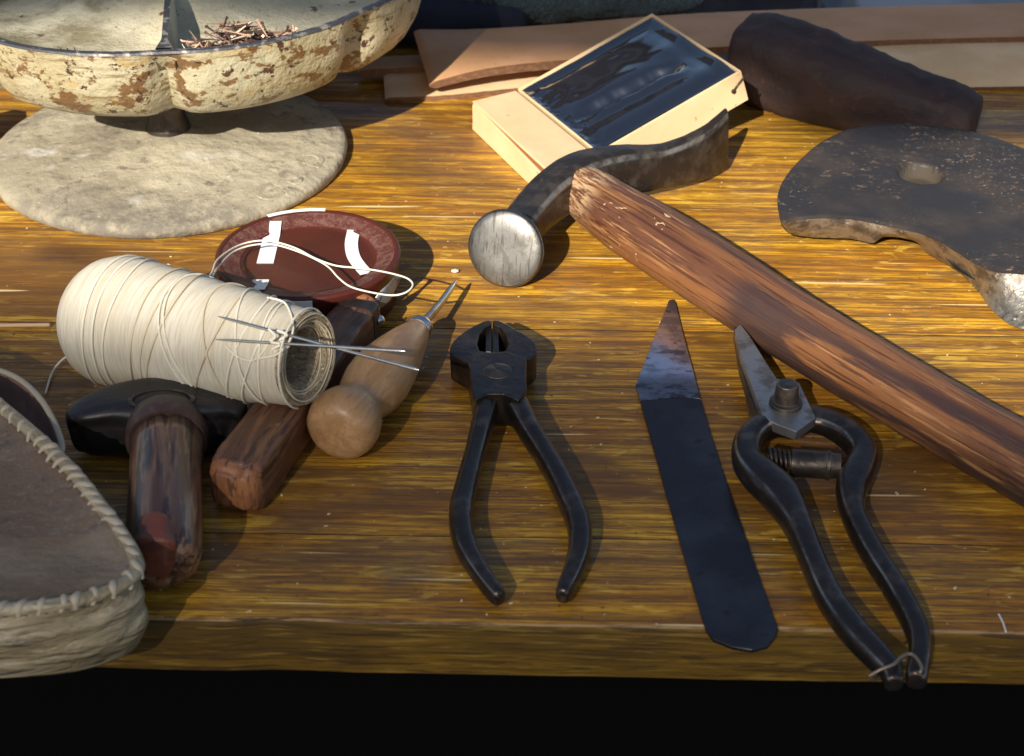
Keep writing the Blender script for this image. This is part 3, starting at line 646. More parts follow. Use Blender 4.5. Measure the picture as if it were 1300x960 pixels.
strap('leather_strip', wp([(535, 75, 2.0, .30), (610, 66, 2.1, .10), (720, 57, 2.0, .05), (860, 45, 1.9, .05), (980, 39, 1.8, .05), (1150, 33, 1.7, .05), (1400, 27, 1.7, .05)]), 4.9, .62, M['leather'], M['leather_edge'],
      'long brown leather strip on top behind the wax box, left end curled', 'leather strips along the back')
strap('leather_strip', wp([(455, 86, .75, .0), (530, 82, .95, 0), (640, 78, 1.0, 0), (800, 70, 1.0, 0)]), 1.8, .6, M['leather'], M['leather_edge'],
      'narrow brown leather strip poking out left from under the top strip towards the nail stand', 'leather strips along the back')
strap('leather_strip', wp([(488, 112, .35, .15), (560, 108, .40, .2), (640, 100, .45, .2), (760, 92, .45, .1)]), 2.6, .45, M['pale_leather'], M['leather_edge'],
      'pale leather strip lowest in the stack with its left end half in sunlight', 'leather strips along the back')
strap('leather_strip', wp([(960, 86, .8, .25), (1100, 84, .8, .28), (1230, 82, .8, .28), (1420, 80, .8, .25)]), 4.3, .75, M['pale_leather'], M['leather_edge'],
      'broad pale leather strip under the top strip at the right behind the maroon bar', 'leather strips along the back', curl=-.25)

def mn(s, th, p): return .20 * fbm(p * .35) + .07 * fbm(p * 1.6) + .16 * max(0, math.cos(2 * (th - 1.9)) ** 5)
o = loft('wax_bar', pix([(948, 72, 2.3, 2.1, 2.25), (985, 80, 2.3, 2.45, 2.35), (1060, 106, 2.1, 2.35, 2.15), (1130, 128, 1.9, 2.1, 1.9), (1190, 146, 1.6, 1.8, 1.65), (1230, 157, 1.45, 1.5, 1.45)]),
         M['maroon'], None, seg=40, n=10, e=3.2, cap=.22, noisef=mn, smooth=60)
props(o, 'thick dark maroon bar with worn rounded edges lying behind the iron last', 'bar')

# ------------------------------------------------------------------ box of black pitch
Lc = W(657, 113, 1.8); Tc = W(825, 12, 4.8); Rc = W(934, 92, 4.8); Bc = W(750, 190, 1.8)
e1 = ((Tc - Lc) + (Rc - Bc)).normalized(); e2 = (Bc - Lc); e2 = (e2 - e1 * e2.dot(e1)).normalized(); e3 = e2.cross(e1).normalized()
if e3.z < 0: e3 = -e3
LL = ((Tc - Lc).length + (Rc - Bc).length) / 2; WW = ((Bc - Lc).length + (Rc - Tc).length) / 2
def BF(x, y, z): return Lc + e1 * x + e2 * y + e3 * z
bxr = thing('pitch_box', (Lc.x + 4, Lc.y - 2, 0), 'tan card box holding glossy black pitch, tipped up against the leather strips', 'box')
DB = 1.9; tw = .13
box('wall', 0, LL, 0, tw, -DB, 0, M['cardboard'], bxr, .02, BF)
box('wall', 0, LL, WW - tw, WW, -DB, 0, M['cardboard'], bxr, .02, BF)
box('wall', 0, tw, tw, WW - tw, -DB, -.05, M['cardboard'], bxr, .02, BF)
box('wall', LL - tw, LL, tw, WW - tw, -DB, 0, M['cardboard'], bxr, .02, BF)
box('bottom', tw, LL - tw, tw, WW - tw, -DB, -DB + .1, M['cardboard'], bxr, .0, BF)
def pc_(u): return .58 - .02 * math.sin(u * 5) + .016 * fbm((u * 7, 0, 3), 3)
def ph(x, y):                                      # relief of the pitch surface
    u = x / LL; v = y / WW
    h = -.20 + .035 * fbm((x * .35, y * .5, 0), 2)
    h += .16 * math.exp(-((v - .40 - .04 * math.sin(u * 4)) / .10) ** 2) * min(1, u * 5) * (1 - u * .5) + .10 * math.exp(-((v - .80) / .10) ** 2)
    f = max(0, min(1, (u - .08) * 7, (.84 - u) * 7)); g = v - pc_(u)
    h -= .30 * f * math.exp(-(g / .045) ** 2)
    h += .14 * f * math.exp(-((g - .09) / .05) ** 2)
    ed = min(u, v, 1 - u, 1 - v)
    h += .09 * math.exp(-(ed / .025) ** 2) - .06 * math.exp(-((ed - .08) / .05) ** 2)
    if u < .2: h += .05 * (1 - u / .2) * fbm((x * 1.6, y * 1.6, 1), 3)
    return h * 1.25 + .04
nx, ny = 170, 150; V = []; U = []; F = []
for i in range(nx + 1):
    for j in range(ny + 1):
        x = tw + .01 + (LL - 2 * tw - .02) * i / nx; y = tw + .01 + (WW - 2 * tw - .02) * j / ny
        V.append(BF(x, y, ph(x, y))); U.append((x, y, 0))
for i in range(nx):
    for j in range(ny): a = i * (ny + 1) + j; F.append((a, a + 1, a + ny + 2, a + ny + 1))
o = obj('pitch', V, F, M['pitch'], bxr, U, smooth=180)
o.data.materials.append(M['pitch_dull'])
for f in o.data.polygons:
    i, j = f.index // ny, f.index % ny; u = i / nx; v = j / ny; g = v - pc_(u)
    if .12 < u < .84 and .012 + .01 * fbm((u * 30, 3, 0)) < g < .038 + .03 * fbm((u * 14, 0, 0)): f.material_index = 1
# tan sleeve that the tray slides out of: a low wedge to the left
q = [W(600, 128, 1.75), W(655, 115, 1.80), W(749, 192, 1.80), W(706, 226, 1.75)]
qb = [W(598, 168, 0), Vector((q[1].x + .1, q[1].y, 0)), Vector((q[2].x, q[2].y, 0)), W(676, 240, 0)]
V = []; U = []
obj('flap', q + [p - Vector((0, 0, .16)) for p in q], [(0, 1, 2, 3), (7, 6, 5, 4), (0, 4, 5, 1), (1, 5, 6, 2), (2, 6, 7, 3), (3, 7, 4, 0)], M['cardboard'], bxr, bevel=.04)
fa, fb = q[0], q[3]; ff = (fb - fa).normalized(); fo = Vector((ff.y, -ff.x, 0)).normalized()
if fo.y > 0: fo = -fo
side = [fa - Vector((0, 0, .16)) + ff * .1, fb - Vector((0, 0, .62)), Vector((fb.x, fb.y, .02)) + fo * .10, Vector((fa.x, fa.y, .02)) + fo * .05]
side2 = [p - fo * .12 for p in side]
obj('side_flap', side + side2, [(0, 1, 2, 3), (7, 6, 5, 4), (0, 4, 5, 1), (1, 5, 6, 2), (2, 6, 7, 3), (3, 7, 4, 0)], M['cardboard'], bxr, bevel=.03)
cr = [fa - fo * .10 - Vector((0, 0, .16)), fb - fo * .10 - Vector((0, 0, .16)), Vector((fb.x, fb.y, .05)) - fo * .2, Vector((fa.x, fa.y, .05)) - fo * .2]
obj('liner', cr + [p - fo * .05 for p in cr], [(0, 1, 2, 3), (7, 6, 5, 4), (0, 4, 5, 1), (1, 5, 6, 2), (2, 6, 7, 3), (3, 7, 4, 0)], M['card_cut'], bxr)
a = W(600, 150, .9); b2 = Vector((q[1].x, q[1].y, 0))
s2 = [q[0] - Vector((0, 0, .2)), q[1] - Vector((0, 0, .2)), Vector((q[1].x, q[1].y, .02)), Vector((q[0].x, q[0].y, .02))]
of = Vector((0, .12, 0))
obj('side_flap', s2 + [p - of for p in s2], [(0, 1, 2, 3), (7, 6, 5, 4), (0, 4, 5, 1), (1, 5, 6, 2), (2, 6, 7, 3), (3, 7, 4, 0)], M['cardboard'], bxr, bevel=.03)
# small knotted cord on the right face
kp = BF(LL - .75, WW + .05, -.9)
wire('cord', [kp, kp + e1 * .25 + e3 * .25 + e2 * .05, kp + e1 * .8 + e3 * .5 + e2 * .02], .05, M['dark_iron'], bxr)
lathe('knot', kp, kp + e2, [(-.1, .05), (-.05, .13), (.05, .13), (.1, .05)], M['dark_iron'], bxr, seg=12)

# ------------------------------------------------------------------ hammer
hm = thing('hammer', tuple(W(760, 260)), 'shoemaker hammer with a round polished face, flared peen and long red brown wooden handle', 'hammer')
fcn = W(640, 317, 2.0)
axis = (W(668, 283, 2.0) - W(640, 321, 2.0)); axis.z = -.9; axis = axis.normalized()
fc = fcn
lathe('face', fc, fc + axis, [(.0, .3), (-.02, .9), (.02, 1.55), (.09, 1.78), (.2, 1.88)], M['face'], hm, seg=72, smooth=180)
lathe('face_flange', fc, fc + axis, [(.2, 1.885), (.32, 1.90), (.46, 1.84), (.60, 1.45), (.9, 1.15), (1.2, 1.0)], M['dark_iron'], hm, seg=64, smooth=60)
hr = pix([(650, 306, 1.95, .98, 1.05), (670, 279, 2.0, .98, 1.02), (697, 251, 2.05, 1.05, 1.12), (735, 228, 2.1, 1.12, 1.28), (782, 217, 2.0, .92, 1.28), (840, 211, 1.75, .60, 1.22), (890, 196, 1.8, .40, 1.50), (921, 177, 1.98, .20, 1.86)])
loft('head', hr, M['dark_iron'], hm, seg=40, n=10, e=3.4, cap=.15, noisef=lambda s, th, p: .02 * fbm(p * 1.5), smooth=40)
hh = pix([(742, 244, 1.95, 1.18, 1.35), (760, 257, 1.95, 1.38, 1.45), (790, 277, 1.95, 1.58, 1.5), (828, 300, 1.9, 1.72, 1.52), (910, 352, 1.8, 1.72, 1.52), (1000, 411, 1.65, 1.62, 1.48), (1100, 472, 1.6, 1.55, 1.45), (1200, 531, 1.55, 1.52, 1.42), (1330, 605, 1.55, 1.52, 1.42), (1440, 668, 1.6, 1.5, 1.4)])
loft('handle', hh, M['handle'], hm, seg=56, n=14, e=2.2, cap=.35, noisef=lambda s, th, p: .03 * fbm(p * .7) + .012 * fbm(p * 3), smooth=180)

# ------------------------------------------------------------------ iron last (foot plate at the right)
ls = thing('iron_last', tuple(W(1180, 250)), 'dark rusty iron shoe last with one hole in its sole and a bright scuffed edge', 'shoe last')
ZT = 2.2
lowe = crom([(988, 262), (994, 280), (1010, 277), (1045, 275), (1085, 277), (1120, 283), (1160, 292), (1190, 303), (1215, 318), (1240, 333), (1262, 342), (1300, 346), (1380, 352), (1480, 360)], 10)
uppe = crom([(987, 248), (992, 232), (1004, 214), (1022, 197), (1045, 180), (1075, 167), (1110, 159), (1150, 156), (1190, 158), (1225, 163), (1260, 172), (1300, 186), (1380, 215), (1480, 250)], 10)
nu = len(lowe) - 1; nv = 90
V = []; U = []; F = []; MI = []
hole = W(1169, 218, ZT)
def lz(p, u, v):
    z = ZT - .12 * math.sin(v * PI) + .05 * fbm(p * .4) 
    z += .22 * math.exp(-((p.x - 17.5) / 3) ** 2) * v
    r = (Vector((p.x, p.y)) - Vector((hole.x, hole.y))).length
    ed = 1 / (1 + math.exp((r - 1.08) * 22)); z -= .75 * ed
    return z
for i in range(nu + 1):
    for j in range(nv + 1):
        v = j / nv; x = lowe[i][0] * (1 - v) + uppe[i][0] * v; y = lowe[i][1] * (1 - v) + uppe[i][1] * v
        p = W(x, y, ZT); rnd = .12 * (math.exp(-(v / .02) ** 2) + math.exp(-((1 - v) / .02) ** 2) + math.exp(-(i / 1.5) ** 2))
        p.z = lz(p, i / nu, v) - rnd; V.append(p)
for i in range(nu):
    for j in range(nv):
        a = i * (nv + 1) + j; F.append((a, a + nv + 1, a + nv + 2, a + 1))
nV = len(V)
o = obj('sole_plate', V, F, M['last'], ls, smooth=180); o.data.materials.append(M['rivet_hole'])
for f in o.data.polygons:
    c = f.center * 100 + Vector((ls.location.x, ls.location.y, 0)) * 100
    if (Vector((c.x, c.y)) - Vector((hole.x, hole.y))).length < 1.12: f.material_index = 1
# side skirt: scuffed rim along the near edge, thickening into the stalk at the right
bott = crom([(988, 270, .9), (996, 292, .8), (1012, 299, .6), (1045, 302, .5), (1085, 304, .5), (1108, 309, .5), (1120, 300, .9), (1160, 306, .8), (1178, 322, .3), (1215, 344, .3), (1240, 368, .3), (1262, 396, .3), (1300, 418, .3), (1400, 430, .3)], 10)
V = []; F = []; K = 7
for i in range(len(bott)):
    k = min(int(i * nu / (len(bott) - 1)), nu); a = V0 = o.data.vertices[k * (nv + 1)].co * 100 + ls.location * 100
    b = W(*bott[i])
    for j in range(K + 1):
        t = j / K; p = a.lerp(b, t); p += Vector((0, -1, .25)) * (.16 * math.sin(PI * t)); p += Vector((0, -1, 0)) * .06 * fbm(p * 1.4)
        V.append(p)
for i in range(len(bott) - 1):
    for j in range(K): a = i * (K + 1) + j; F.append((a, a + 1, a + K + 2, a + K + 1))
obj('edge', V, F, M['last_rim'], ls, smooth=180)
# underside + far side so that the plate has thickness
V = []; F = []
for i in range(0, nu + 1, 4):
    l = o.data.vertices[i * (nv + 1)].co * 100 + ls.location * 100; h_ = o.data.vertices[i * (nv + 1) + nv].co * 100 + ls.location * 100
    zb = W(*bott[min(i, len(bott) - 1)]).z
    V += [h_, Vector((h_.x + .3, h_.y - .1, .9)), Vector((l.x + .2, l.y + .9, zb + .5))]
for i in range(len(V) // 3 - 1):
    for j in range(2): a = i * 3 + j; F.append((a, a + 1, a + 4, a + 3))
obj('underside', V, F, M['dark_iron'], ls, smooth=60)

# ------------------------------------------------------------------ round red brown tin
bc = W(391, 321, 2.5); bc.z = 0; BR = 4.32
tn_ = thing('round_tin', (bc.x, bc.y, 0), 'shallow round red brown tin with white paper tape strips on its rim and inside', 'tin')
prof = [(0, 3.9), (.1, 4.02), (1.0, 4.12), (2.1, 4.25), (2.35, 4.32), (2.5, 4.30), (2.56, 4.22), (2.56, 4.12), (2.50, 4.02)]
lathe('tin_wall', bc, bc + Vector((0, 0, 1)), prof, M['bowl'], tn_, seg=96, closed=False, smooth=180)
lathe('inner_wall', bc, bc + Vector((0, 0, 1)), [(2.50, 4.02), (2.40, 3.75), (2.28, 3.42), (2.20, 3.20)], M['bowl_in'], tn_, seg=96, closed=False, smooth=180)
lathe('tin_floor', bc, bc + Vector((0, 0, 1)), [(2.20, 3.20), (2.13, 3.12), (2.12, 2.9), (2.12, .01)], M['bowl'], tn_, seg=96, closed=False, smooth=60)
def surf(r):                                       # inside profile height at radius r
    for (z0, r0), (z1, r1) in zip([(2.56, 4.12), (2.50, 4.02), (2.40, 3.75), (2.28, 3.42), (2.20, 3.20), (2.13, 3.12), (2.12, 2.9)], [(2.50, 4.02), (2.40, 3.75), (2.28, 3.42), (2.20, 3.20), (2.13, 3.12), (2.12, 2.9), (2.12, 0)]):
        if r1 <= r <= r0: return z0 + (z1 - z0) * (r0 - r) / (r0 - r1)
    return 2.12
def band(name, cl, wd, lift=.03, wdir=None):
    """tape laid along a list of points (already on the surface)"""
    V = []; F = []
    for i, p in enumerate(cl):
        t = (cl[min(i + 1, len(cl) - 1)] - cl[max(i - 1, 0)]).normalized()
        s = (wdir or t.cross(Vector((0, 0, 1)))).normalized()
        for q in (-1, 1): V.append(p + s * q * wd / 2 + Vector((0, 0, lift)))
        for q in (1, -1): V.append(p + s * q * wd / 2 + Vector((0, 0, lift - .02)))
    for i in range(len(cl) - 1):
        for j in range(4): F.append((i * 4 + j, i * 4 + (j + 1) % 4, (i + 1) * 4 + (j + 1) % 4, (i + 1) * 4 + j))
    F += [(0, 1, 2, 3), tuple((len(cl) - 1) * 4 + j for j in (3, 2, 1, 0))]
    return obj(name, V, F, M['tape'], tn_, smooth=60)
xt = W(345, 300, 2.12).x - bc.x
def inside(x, y): r = math.hypot(x, y); return Vector((bc.x + x, bc.y + y, surf(r)))
y_hi = math.sqrt(3.80 ** 2 - xt ** 2)
band('tape_strip', [inside(xt, y_hi - (y_hi + .35) * k / 16) for k in range(17)], .78, .035, Vector((1, 0, 0)))
y_lo = -math.sqrt(3.95 ** 2 - xt ** 2)
band('tape_strip', [inside(xt, -1.9 + (y_lo + 1.9) * k / 10) for k in range(11)], .74, .035, Vector((1, 0, 0)))
def rimarc(a_, b_, r, z, n=24): return [bc + Vector((math.cos(a_ + (b_ - a_) * k / n) * r, math.sin(a_ + (b_ - a_) * k / n) * r, z)) for k in range(n + 1)]
band('tape_strip', rimarc(math.radians(123), math.radians(84), 4.2, 2.56), .26, .03)
# tape on the outer front wall
V = []; F = []
for k in range(13):
    a_ = math.radians(-114 + 32 * k / 12); d = Vector((math.cos(a_), math.sin(a_), 0))
    for (r, z) in ((4.36, 2.42), (4.28, 1.75), (4.22, 1.75), (4.30, 2.42)): V.append(bc + d * r + Vector((0, 0, z)))
for i in range(12):
    for j in range(4): F.append((i * 4 + j, i * 4 + (j + 1) % 4, (i + 1) * 4 + (j + 1) % 4, (i + 1) * 4 + j))
obj('tape_strip', V, F, M['tape'], tn_, smooth=60)
cpts = crom([tuple(W(x, y, 2.2)) for x, y in ((449, 293), (446, 310), (450, 328), (465, 347))], 6)
band('tape_strip', [Vector((p[0], p[1], 2.15 + .35 * max(0, (math.hypot(p[0] - bc.x, p[1] - bc.y) - 3.2)))) for p in cpts], .62, .05)

# ------------------------------------------------------------------ thread spool
SA = W(141, 406, 2.95); SB = W(391, 456, 4.05)
sax = (SB - SA).normalized(); SL = (SB - SA).length
ss1 = sax.cross(Vector((0, 0, 1))).normalized(); ss2 = ss1.cross(sax).normalized()
sp = thing('thread_cone', tuple(Vector((SA.x, SA.y, 0))), 'cone of cream linen thread lying on its side across the dark wooden bar', 'thread spool')
def srad(t):
    u = t / SL
    K = [(-.16, .8), (-.14, 1.6), (-.10, 2.25), (-.04, 2.66), (.04, 2.84), (.15, 2.82), (.3, 2.70), (.5, 2.50), (.7, 2.34), (.85, 2.12), (.95, 1.98), (1.0, 1.90)]
    if u <= K[0][0]: return K[0][1]
    for (a, b), (c, d) in zip(K, K[1:]):
        if a <= u <= c: return b + (d - b) * (u - a) / (c - a)
    return 1.90
pr = []
for k in range(61):
    t = SL * (-.16 + 1.14 * k / 60); pr.append((t, srad(t)))
def spn(t, th): return .035 * fbm((t * 1.2 + math.cos(th), math.sin(th) * .6, 3)) + .008 * math.sin(t * 7 + 4 * math.sin(th) + 3 * fbm((t, 0, 0)))
lathe('wound_thread', SA, SB, pr, M['thread_body'], sp, seg=96, noisef=spn, smooth=180, closed='start')
ep = [(SL * .98, srad(SL * .98)), (SL * .992, 1.92), (SL * 1.0, 1.82), (SL * 1.0, 1.66), (SL * .985, 1.42), (SL * .965, 1.26), (SL * .95, 1.14), (SL * .8, 1.02), (SL * .5, .95)]
lathe('wound_end', SA, SB, ep, M['thread_end'], sp, seg=96, noisef=lambda t, th: .05 * fbm((t * 5, th * 2, 1)), smooth=180, closed=False)
lathe('core', SA, SB, [(SL * .5, .98), (SL * .80, 1.0), (SL * .93, 1.06)], M['thread_end'], sp, seg=48, closed=False)
def onspool(t, th, lift=.05): return SA + sax * t + (ss1 * math.cos(th) + ss2 * math.sin(th)) * (srad(max(t, -SL * .159)) + lift)
wraps = [(.5, .55, .6, .05), (.95, .75, .8, .05), (2.9, .9, .4, .045), (3.5, .9, .5, .045), (3.95, 1.0, .3, .045), (5.1, .9, 2.9, .05), (5.25, 1.1, 2.7, .05), (6.4, 1.2, .2, .045), (6.9, .8, 2.6, .045), (7.5, 1.3, .5, .045), (8.0, 1.1, 2.2, .045), (8.5, .9, .3, .045), (8.9, .5, 1.0, .045), (1.5, .8, .9, .05)]
for (t0, am, ph0, lf) in wraps:
    P_ = []
    for k in range(49):
        th = 2 * PI * k / 48; t = t0 + am * math.sin(th + ph0) * .9 + .12 * math.sin(2 * th + t0 * 3)
        t = min(t, SL * .985)
        P_.append(onspool(t, th, lf + .015 * math.sin(3 * th + t0)))
    wire('loose_winding', P_, .045, M['thread_shade' if t0 in (2.9, 3.5, 3.95, 6.4, 6.9) else 'thread'], sp, n=2, seg=6)
for k_ in range(9):
    r0_ = 1.28 + .075 * k_; P_ = []
    for k in range(33):
        th = 2 * PI * k / 32; r1_ = r0_ + .05 * math.sin(th + k_ * 1.7) + .03 * math.sin(3 * th + k_)
        P_.append(SA + sax * (SL * (.965 + .035 * min(1, (r1_ - 1.26) / .4)) + .06) + (ss1 * math.cos(th) + ss2 * math.sin(th)) * r1_)
    wire('end_winding', P_, .035, M['thread_shade' if k_ % 2 else 'thread_end'], sp, n=2, seg=6)
# loose loop at the near end
P_ = []
for k in range(49):
    th = 2 * PI * k / 48; P_.append(SA + sax * (SL * .96 + .35 * math.sin(th * 1 + 1.0) + .25) + (ss1 * math.cos(th) + ss2 * math.sin(th)) * (2.16 + .12 * math.sin(2 * th)))
wire('loose_winding', P_, .045, M['thread'], sp, n=2, seg=6)
# long doubled strand over the tin, and the tail at the left
Zt = 2.75
def TH(l): return [W(*q) for q in l]
wire('loose_strand', TH([(240, 355, 5.3), (266, 350, 4.6), (276, 330, 3.6), (300, 313, 3.0), (325, 306, 2.85), (348, 307, 2.8), (375, 315, 2.8), (400, 328, 2.8), (425, 337, 2.85), (450, 340, 2.9), (475, 343, 3.1), (500, 348, 3.5), (518, 354, 3.8), (524, 362, 3.9), (516, 371, 3.9), (498, 375, 3.8), (470, 371, 3.4), (445, 364, 3.1), (430, 353, 3.0), (418, 340, 2.9), (404, 331, 2.8), (380, 320, 2.75), (350, 311, 2.72), (322, 311, 2.78), (296, 320, 2.95), (278, 338, 3.6), (268, 354, 4.5), (262, 362, 5.0)]), .043, M['thread'], sp)
wire('thread_tail', TH([(104, 452, 1.2), (92, 450, .5), (78, 458, .25), (66, 474, .12), (58, 499, .08)]), .05, M['thread'], sp)

# ------------------------------------------------------------------ needles
def hit(px, py, lift):
    d = ray(px, py); o_ = Vector((0, 0, CAMH)); best = None
    for k in range(2000, 8000):
        p = o_ + d * (k * .01); t = (p - SA).dot(sax); r = (p - SA - sax * t).length
        if -1 < t < SL * 1.02 and r < srad(t) + lift: return p
    return W(px, py, 4)
for (a_, b_, z_, lab) in (((277, 402), (532, 470), 3.4, 'upper steel needle resting on the thread cone, ending lower at its right tip'), ((274, 431), (515, 446), 3.9, 'lower steel needle resting almost level on the thread cone')):
    p0 = hit(a_[0], a_[1], .10); d = ray(*b_); o_ = Vector((0, 0, CAMH))
    # right tip: choose a depth that keeps the needle straight and clear of the cone
    pm = hit(350, a_[1] + (b_[1] - a_[1]) * (350 - a_[0]) / (b_[0] - a_[0]), .16)
    best = min((abs(((o_ + d * (k * .05)) - pm).normalized().dot((pm - p0).normalized()) - 1), k) for k in range(900, 1700))
    p1 = o_ + d * (best[1] * .05)
    if p1.z < 3.0: p1 = W(b_[0], b_[1], 3.1)
    ax_ = (p1 - p0).normalized(); Ln = (p1 - p0).length
    nd = thing('needle', tuple(p0), lab, 'needle', 'steel needles on the thread cone')
    lathe('shaft', p0, p1, [(0, .02), (.35, .045), (.9, .06), (Ln - 1.2, .075), (Ln - .25, .075), (Ln - .08, .055), (Ln, .03)], M['steel'], nd, seg=12, smooth=60)
kn = hit(354, 432, .14)
wire('thread_knot', [kn + Vector((-.35, 0, .5)), kn + Vector((-.1, -.1, .25)), kn + Vector((-.3, -.12, 0)), kn + Vector((.1, -.15, -.1)), kn + Vector((-.25, -.12, -.35)), kn + Vector((.1, -.12, -.5))], .06, M['thread'], sp)
wire('thread_knot', [kn + Vector((0, 0, .45)), kn + Vector((.35, -.1, .3)), kn + Vector((.05, -.16, .08)), kn + Vector((.4, -.1, -.15)), kn + Vector((.1, -.12, -.4))], .06, M['thread'], sp)
wire('loose_strand', [hit(344, 430, .06), hit(330, 452, .06), hit(318, 458, .05), hit(300, 452, .05), hit(287, 440, .05)], .04, M['thread'], sp)
wire('loose_strand', [hit(340, 378, .06), hit(362, 385, .08), hit(372, 410, .10), hit(368, 432, .1), hit(352, 450, .08), hit(330, 455, .06)], .045, M['thread'], sp)

# ------------------------------------------------------------------ dark square wooden bar with a hooked blade
br = thing('wooden_bar', tuple(W(300, 630)), 'square dark brown wooden bar with rounded split end lying under the thread cone', 'wooden bar')
rr = pix([(303, 612, 1.15, 1.10, 1.14), (330, 575, 1.15, 1.12, 1.12), (400, 482, 1.12, 1.05, 1.08), (440, 428, 1.1, .98, 1.05), (458, 405, 1.1, .92, 1.02)])
loft('bar', rr, M['old_wood'], br, seg=48, n=12, e=7, cap=.25, noisef=lambda s, th, p: .05 * fbm(p * .9) + .02 * fbm(p * 3), smooth=60)
d_ = (Vector(rr[0][:3]) - Vector(rr[1][:3])).normalized(); c0 = Vector(rr[0][:3])
loft('bar_end', [tuple(c0 + d_ * .14) + (1.07, 1.11), tuple(c0 + d_ * .42) + (1.0, 1.02), tuple(c0 + d_ * .58) + (.82, .84)], M['end_wood'], br, seg=48, n=4, e=4.5, cap=.2,
     noisef=lambda s, th, p: .05 * fbm(p * 1.6) - .22 * math.exp(-((th - PI / 2 - .12) / .10) ** 2) - .15 * math.exp(-((th - 3 * PI / 2) / .12) ** 2), smooth=180)
d2 = (Vector(rr[-1][:3]) - Vector(rr[-2][:3])).normalized(); c1 = Vector(rr[-1][:3])
loft('dark_band', [tuple(c1 - d2 * .75) + (.985, 1.075), tuple(c1 - d2 * .05) + (.955, 1.055)], M['ebony'], br, seg=48, n=2, e=7, cap=0)
loft('bar_tip', [tuple(c1 + d2 * .2) + (.88, 1.0), tuple(c1 + d2 * .5) + (.7, 1.05), tuple(c1 + d2 * .75) + (.45, .85)], M['end_wood'], br, seg=32, n=4, e=3, cap=.4, noisef=lambda s, th, p: .08 * fbm(p * 2))
loft('hook', pix([(474, 392, 1.3, .10, .25), (484, 381, 1.6, .09, .40), (495, 369, 1.9, .07, .42), (503, 355, 2.2, .05, .30), (506, 349, 2.4, .03, .12)]), M['shear_blade'], br, seg=16, n=6)
bp_ = W(486, 407, 1.2)
lathe('rivet', bp_ - Vector((.3, 0, 0)), bp_ + Vector((1, 0, 0)), [(0, .26), (.18, .27), (.32, .2), (.4, .06)], M['steel'], br, seg=20)

# ------------------------------------------------------------------ awl
aw = thing('awl', tuple(W(470, 490)), 'awl with a turned pale wooden bulb handle and short curved steel blade', 'awl')
A0 = W(424, 553, 1.5); A1 = W(537, 411, 1.55); AL = (A1 - A0).length
pf = [(0, .35), (.04, .95), (.14, 1.20), (.4, 1.42), (.8, 1.52), (1.25, 1.50), (1.7, 1.36), (2.1, 1.16), (2.45, 1.06), (2.7, 1.08), (3.1, 1.22), (3.8, 1.36), (4.6, 1.38), (5.5, 1.28), (6.5, 1.10), (7.5, .88), (AL - .95, .66), (AL - .6, .56)]
pf = sorted(set(pf))
lathe('handle', A0, A1, pf, M['beech'], aw, seg=64, smooth=50)
lathe('ferrule', A0, A1, [(AL - .68, .50), (AL - .62, .60), (AL - .5, .62), (AL - .40, .54), (AL - .3, .58), (AL - .18, .56), (AL - .1, .40), (AL, .3)], M['steel'], aw, seg=40, smooth=60)
loft('blade', pix([(534, 414, 1.55, .16, .20), (545, 402, 1.45, .15, .20), (557, 388, 1.30, .14, .18), (568, 373, 1.2, .14, .16), (575, 363, 1.15, .11, .13), (579, 357, 1.15, .04, .05)]), M['steel'], aw, seg=16, n=6, e=3)

# ------------------------------------------------------------------ black T-headed tool
tt = thing('mallet', tuple(W(205, 620)), 'small mallet with a black rounded cross head and burnished brown handle', 'mallet')
HL = pix([(97, 546, 1.25, .55, .95), (112, 542, 1.30, .95, 1.10), (150, 533, 1.42, 1.35, 1.25), (200, 529, 1.5, 1.6, 1.32), (250, 529, 1.48, 1.4, 1.28), (285, 532, 1.38, 1.0, 1.15), (299, 536, 1.3, .65, 1.0)])
loft('head', HL, M['ebony'], tt, seg=48, n=10, e=3.6, cap=.55, smooth=50,
     noisef=lambda s, th, p: -.28 * max(0, math.exp(-((th - 0.25) / .35) ** 2)) * (1 - math.exp(-((s - 3.6) / 1.3) ** 2)) - .28 * math.exp(-((th - 2 * PI - .25) / .35) ** 2) * (1 - math.exp(-((s - 3.6) / 1.3) ** 2)))
mk = W(205, 507, 2.83)
V = []; F = []
for k in range(40):
    th = 2 * PI * k / 40
    for r in (.86, 1.0): V.append(mk + Vector((1.35 * math.cos(th) * r, .75 * math.sin(th) * r, .005 + .002 * (r < .9))))
for k in range(40): F.append((2 * k, 2 * k + 1, (2 * k + 3) % 80, (2 * k + 2) % 80))
obj('mark', V, F, M['ebony_mark'], tt)
H0 = W(212, 552, 1.60); H1 = W(207, 721, 1.58)
hd = (H1 - H0).normalized(); HLn = (H1 - H0).length
lathe('collar', H0, H1, [(-.9, 1.30), (-.55, 1.60), (.0, 1.66), (.45, 1.64), (.62, 1.56)], M['collar'], tt, seg=48, smooth=50)
def hn(t, th): return .035 * fbm((t * .5, math.cos(th) * 1.5, math.sin(th) * 1.5)) - .14 * math.exp(-((th - 1.72) / .10) ** 2) * (1 if t < 3.5 else math.exp(-(t - 3.5)))
lathe('handle', H0, H1, [(.5, 1.46), (1.5, 1.42), (3, 1.40), (4.5, 1.42), (6, 1.42), (HLn - 1, 1.40), (HLn - .5, 1.3), (HLn - .2, 1.1), (HLn, .7)], M['handle_dark'], tt, seg=72, noisef=hn, smooth=180)
